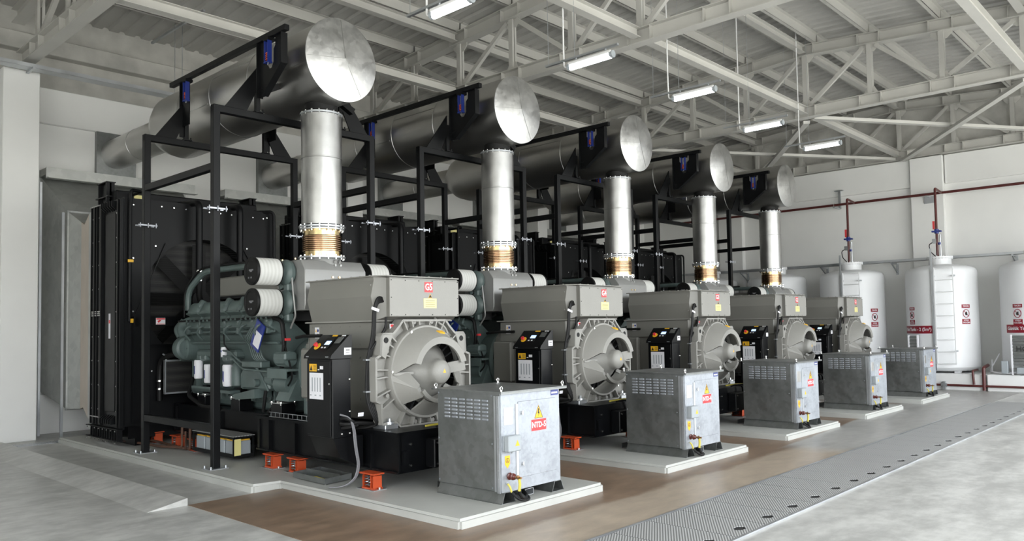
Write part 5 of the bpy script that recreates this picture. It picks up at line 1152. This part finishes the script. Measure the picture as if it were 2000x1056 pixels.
for i, y in enumerate(TY):
    t = thing('fuel_tank', tanklab[i], 'tank', (TXc, y, .41), 'white fuel tanks')
    b = MB(); b.lathe((TXc, y, 0), (0, 0, 1), [(.44, .001), (.44, .5), (.46, .70), (.50, .80), (.56, TR), (2.98, TR), (3.06, TR-.012), (3.12, TR-.05), (3.16, TR-.14), (3.22, .45), (3.25, .2), (3.25, .001)], 64); sh_ = obj('vessel', b, 'tank', t)
    b = MB(); b.lathe((TXc, y, 3.2), (0, 0, 1), [(0, .27), (.20, .27), (.205, .31), (.23, .31), (.235, .31), (.25, .31)], 40)
    for k in range(24): a = 2*PI*k/24; b.cyl((TXc+.29*math.cos(a), y+.29*math.sin(a), 3.39), (TXc+.29*math.cos(a), y+.29*math.sin(a), 3.47), .014, n=6)
    obj('manhole', b, 'tank', t)
    b = MB()
    for a in (45, 135, 225, 315): a = math.radians(a); b.box(TXc+.6*math.cos(a)-.07, TXc+.6*math.cos(a)+.07, y+.6*math.sin(a)-.07, y+.6*math.sin(a)+.07, .41, .56)
    obj('tank_foot', b, 'tank', t)
    # ladder with small hoops to the vessel
    lx = 22.19; ya, yb = y-.50, y-.07
    b = MB(); b.box(lx-.012, lx+.012, ya-.012, ya+.012, .64, 3.12).box(lx-.012, lx+.012, yb-.012, yb+.012, .64, 3.12)
    for k in range(9): b.cyl((lx, ya, .66+.305*k), (lx, yb, .66+.305*k), .011, n=8)
    ld = obj('ladder', b, 'tank', t)
    b = MB()
    for z in (.98, 2.9):
        for yy in (ya, yb): b.box(lx, TXc-math.sqrt(TR*TR-(yy-y)**2)+.01, yy-.015, yy+.015, z-.02, z+.02)
    obj('ladder_bracket', b, 'zinc', ld)
    b = MB(); b.box(22.17, 22.20, y-.03, y+.01, .45, 3.62); b.box(22.17, 22.22, y-.05, y+.02, .5, .65)
    for z in (.9, 1.5, 2.1, 2.7): b.box(22.165, 22.25, y-.02, y, z, z+.03)
    obj('level_gauge', b, 'zinc', t, 'grey level gauge strip')
    # flame prohibition notices
    camaz = math.degrees(math.atan2(-y, -TXc)) % 360
    def notice(azc, zt, sc_=1.):
        w = .235*sc_; h = .50*sc_; da = math.degrees(w/TR)/2; R = TR
        b = MB(); patch(b, (TXc, y), R, azc-da, azc+da, zt-h, zt); nt_ = obj('flame_notice', b, 'label', sh_, 'white and red no-open-flame notice')
        b = MB(); patch(b, (TXc, y), R+.002, azc-da, azc+da, zt-.09*sc_, zt, .003); patch(b, (TXc, y), R+.002, azc-da, azc+da, zt-h, zt-.37*sc_, .003)
        # ring and bar
        m_ = math.radians(azc)
        pts = []
        for k in range(25):
            a = 2*PI*k/24; u = .088*sc_*math.cos(a); aa = m_+u/R; pts.append((TXc+(R+.005)*math.cos(aa), y+(R+.005)*math.sin(aa), zt-.23*sc_+.10*sc_*math.sin(a)))
        b.tube(pts, .009*sc_, 5)
        pts = []
        for k in range(5):
            u = (-.06+.03*k)*sc_; aa = m_+u/R; pts.append((TXc+(R+.006)*math.cos(aa), y+(R+.006)*math.sin(aa), zt-.23*sc_-u*1.1))
        b.tube(pts, .008*sc_, 5); obj('red_print', b, 'dred', nt_)
        b = MB(); aa = m_
        for u, z, r in ((-.0, -.245, .032), (.01, -.205, .02), (-.015, -.225, .018)):
            a2 = m_+u*sc_/R; b.sph((TXc+(R+.002)*math.cos(a2), y+(R+.002)*math.sin(a2), zt+z*sc_), r*sc_, n=6)
        obj('flame_mark', b, 'ink', nt_)
        b = MB(); b.text('TEHLİKE', .055*sc_, (0, 0, zt-.045*sc_), bend=((TXc, y), R+.006, m_), depth=.0005, squeeze=.8); b.text('ATEŞLE', .045*sc_, (0, 0, zt-.405*sc_), bend=((TXc, y), R+.006, m_), depth=.0005, squeeze=.9); b.text('YAKLAŞMA', .045*sc_, (0, 0, zt-.46*sc_), bend=((TXc, y), R+.006, m_), depth=.0005, squeeze=.9); obj('lettering', b, 'label', nt_)
    def banner(azc, txt):
        w = 1.35; da = math.degrees(w/TR)/2; m_ = math.radians(azc)
        b = MB(); patch(b, (TXc, y), TR, azc-da, azc+da, 1.43, 1.63, n=30); bn = obj('name_banner', b, 'dred', sh_, 'dark red banner with white lettering')
        b = MB(); b.text(txt, .115, (0, 0, 1.535), bend=((TXc, y), TR+.004, m_), depth=.0005, squeeze=.95); obj('lettering', b, 'label', bn)
    if i == 0: notice(camaz-34, 2.13); banner(camaz-12, 'Günlük Yakıt Tankı - 3 (5m³)')
    if i == 1: notice(camaz+39, 2.16); notice(camaz-55, 2.12, .9); banner(camaz-60, 'Günlük Yakıt Tankı - 2 (5m³)')
    if i == 2: notice(camaz+40, 2.12); notice(camaz-55, 2.12, .9)
    # feed pipe, valve
    t2 = thing('feed_pipe', 'maroon feed pipe with blue valve on top '+pos[i], 'pipe', (TXc, y+.05, 3.45), 'tank feed pipes')
    b = MB(); b.tube([(TXc, y+.05, 3.45), (TXc, y+.05, 5.30), (TXc+.35, y+.05, 5.27), (23.66, y+.05, 5.25)], .032, 10, .06); obj('pipe', b, 'maroon', t2)
    b = MB(); b.cyl((TXc, y+.05, 4.08), (TXc, y+.05, 4.2), .055, n=16).box(TXc-.06, TXc+.06, y-.06, y+.16, 4.12, 4.16).cyl((TXc, y-.01, 3.78), (TXc, y-.01, 3.84), .04, n=12); vl = obj('valve', b, 'blue', t2, 'blue valve')
    b = MB(); b.box(TXc-.015, TXc+.015, y+.09, y+.14, 4.2, 4.42); obj('valve_handle', b, 'red', vl)
    b = MB(); b.cyl((TXc, y-.03, 3.45), (TXc, y-.03, 4.05), .022, n=10); b.box(TXc-.05, TXc+.02, y+.06, y+.16, 3.82, 3.94); sn = obj('level_sensor', b, 'zinc', t2)
    b = MB(); b.tube([(TXc-.04, y+.14, 3.85), (TXc-.04, y+.24, 3.80), (TXc-.04, y+.22, 3.62), (TXc-.04, y+.08, 3.46)], .012, 8, .06); obj('sensor_cable', b, 'rubber', sn)
b = MB(); b.tube([(23.66, -1.5, 5.25), (23.66, 14.2, 5.25)], .036, 12); o = obj('header_pipe', b, 'maroon'); tag(o, 'long maroon fuel header pipe running level along the end wall', 'pipe')
for y, l in ((8.85, 'between the tank beside G1 and the next'), (3.2, 'near the right picture edge'), (11.2, 'behind the silencer of G1')):
    t = thing('pipe_bracket', 'grey steel bracket holding the header pipe, '+l, 'bracket', (WX-.1, y, 5.2), 'header pipe brackets')
    b = MB(); b.box(23.6, 24.05, y-.03, y+.03, 5.17, 5.20).box(23.98, 24.05, y-.06, y-.0, 5.17, 5.72).box(23.94, 24.05, y-.14, y+.10, 5.70, 5.73); obj('bracket_arm', b, 'zinc', t)
    b = MB(); b.tube([(23.61, y, 5.2), (23.61, y, 5.28), (23.66, y, 5.3), (23.71, y, 5.28), (23.71, y, 5.2)], .007, 6); obj('u_bolt', b, 'ironbolt', t)
b = MB(); b.box(23.91, 23.95, 6.20, 6.46, 5.03, 5.22).box(23.62, 23.95, 6.30, 6.36, 5.19, 5.215); o = obj('column_bracket', b, 'zinc'); tag(o, 'grey bracket plate fixed on the wall column beside the header pipe', 'bracket')
# wall cable tray at tank-top height
t = thing('wall_cable_tray', 'long galvanised cable tray along the end wall behind the tanks', 'tray', (23.7, 6, 3.44))
b = MB(); b.box(23.58, 23.79, -1.5, 14.3, 3.43, 3.435).box(23.58, 23.585, -1.5, 14.3, 3.43, 3.50).box(23.785, 23.79, -1.5, 14.3, 3.43, 3.50); obj('tray', b, 'zinc', t)
for y in (4.35, 7.3, 9.3, 11.9):
    b = MB(); b.box(23.58, 24.15, y-.02, y+.02, 3.39, 3.43).prism([(23.62, y-.015, 3.39), (23.68, y-.015, 3.39), (24.12, y-.015, 3.18), (24.12, y-.015, 3.14)], (0, .03, 0)).box(24.1, 24.15, y-.03, y+.03, 3.10, 3.43); obj('tray_bracket', b, 'zinc', t)
# plinth
for ya, yb, l in ((4.80, 14.3, 'long white plinth under the row of fuel tanks'), (-1, 4.745, 'white plinth under the fuel tank at the right picture edge')):
    b = MB(); b.box(22.18, 23.93, ya, yb, 0, .41, bev=.012); o = obj('tank_plinth', b, 'white', loc=(22.5, (ya+yb)/2, 0)); tag(o, l, 'plinth', 'tank plinths')
t = thing('drain_pipe', 'maroon drain pipes along the foot of the white tank plinth', 'pipe', (22.1, 5.0, .13))
b = MB(); b.tube([(22.12, -1, .115), (22.12, 10.5, .14)], .028, 10).tube([(22.6, 5.04, .50), (22.12, 5.04, .50), (22.12, 5.02, .16)], .028, 10, .05).tube([(22.6, 4.80, .62), (22.12, 4.80, .58), (22.12, 4.80, .02)], .04, 10, .05); obj('pipe', b, 'maroon', t)
b = MB(); b.cyl((22.12, 5.62, .13), (22.12, 5.76, .13), .045, n=12).box(22.08, 22.16, 5.66, 5.72, .02, .22); obj('drain_valve', b, 'zinc', t)
# slatted panels
for y0_, y1_, l, tx in ((6.27, 6.52, 'narrow galvanised louvred panel standing left of the tank 2 ladder, under its banner', ''), (3.60, 4.21, 'galvanised louvred panel with hand-written HOT at the right picture edge', 'HOT')):
    t = thing('louvred_panel', l, 'panel', (22.1, (y0_+y1_)/2, .41), 'galvanised louvred panels')
    b = MB(); 
    for k in range(11): b.box(22.17, 22.20, y0_+.03, y1_-.03, .50+.08*k, .565+.08*k, rot=ry(.25))
    obj('slats', b, 'galv', t)
    b = MB(); b.box(22.15, 22.22, y0_, y0_+.035, .42, 1.39).box(22.15, 22.22, y1_-.035, y1_, .42, 1.39); obj('side_frame', b, 'label', t)
    if tx:
        b = MB(); b.text(tx, .17, (22.145, 3.92, 1.04), '-x', .001); obj('lettering', b, 'ink', t)
b = MB(); b.box(22.12, 22.26, 4.28, 4.42, .45, .75, bev=.008).box(22.1, 22.2, 3.9, 4.1, .45, .60, bev=.01); t = thing('pump_switch', 'small grey switch boxes on the plinth beside the HOT panel', 'switch box', (22.2, 4.3, .41)); obj('switch_box', b, 'grey', t)
b = MB(); b.tube([(22.3, 4.1, .48), (22.3, 4.5, .46), (22.5, 4.75, .47), (22.9, 4.6, .9)], .014, 8, .1).tube([(22.25, 4.0, .5), (22.2, 4.3, .44), (22.3, 4.65, .46), (22.8, 4.75, .75)], .014, 8, .1); obj('white_cable', b, 'label', t)
# cable tray high on the left of the back wall
t = thing('high_cable_tray', 'grey cable tray hung high along the back wall at the left', 'tray', (3, 14.8, 6.24))
b = MB(); b.box(-2.6, 6.95, 14.62, 14.86, 6.235, 6.24).box(-2.6, 6.95, 14.62, 14.625, 6.235, 6.30).box(-2.6, 6.95, 14.855, 14.86, 6.235, 6.30); obj('tray', b, 'zinc', t)
for x in (4.05, 6.55):
    b = MB(); b.box(x-.02, x+.02, 14.55, 14.92, 6.20, 6.235); obj('support_channel', b, 'zinc', t)
b = MB(); b.cyl((6.55, 14.58, 6.2), (6.55, 14.58, 7.75), .006, n=6).cyl((6.55, 14.90, 6.2), (6.55, 14.90, 7.75), .006, n=6); obj('hanging_rod', b, 'zinc', t)
b = MB(); b.box(6.3, 6.34, 13.2, 15.4, 7.42, 7.46); o = obj('strut_channel', b, 'zinc', loc=(6.3, 14, 7.45)); tag(o, 'short grey strut channel bolted under the roof at the upper left', 'channel')
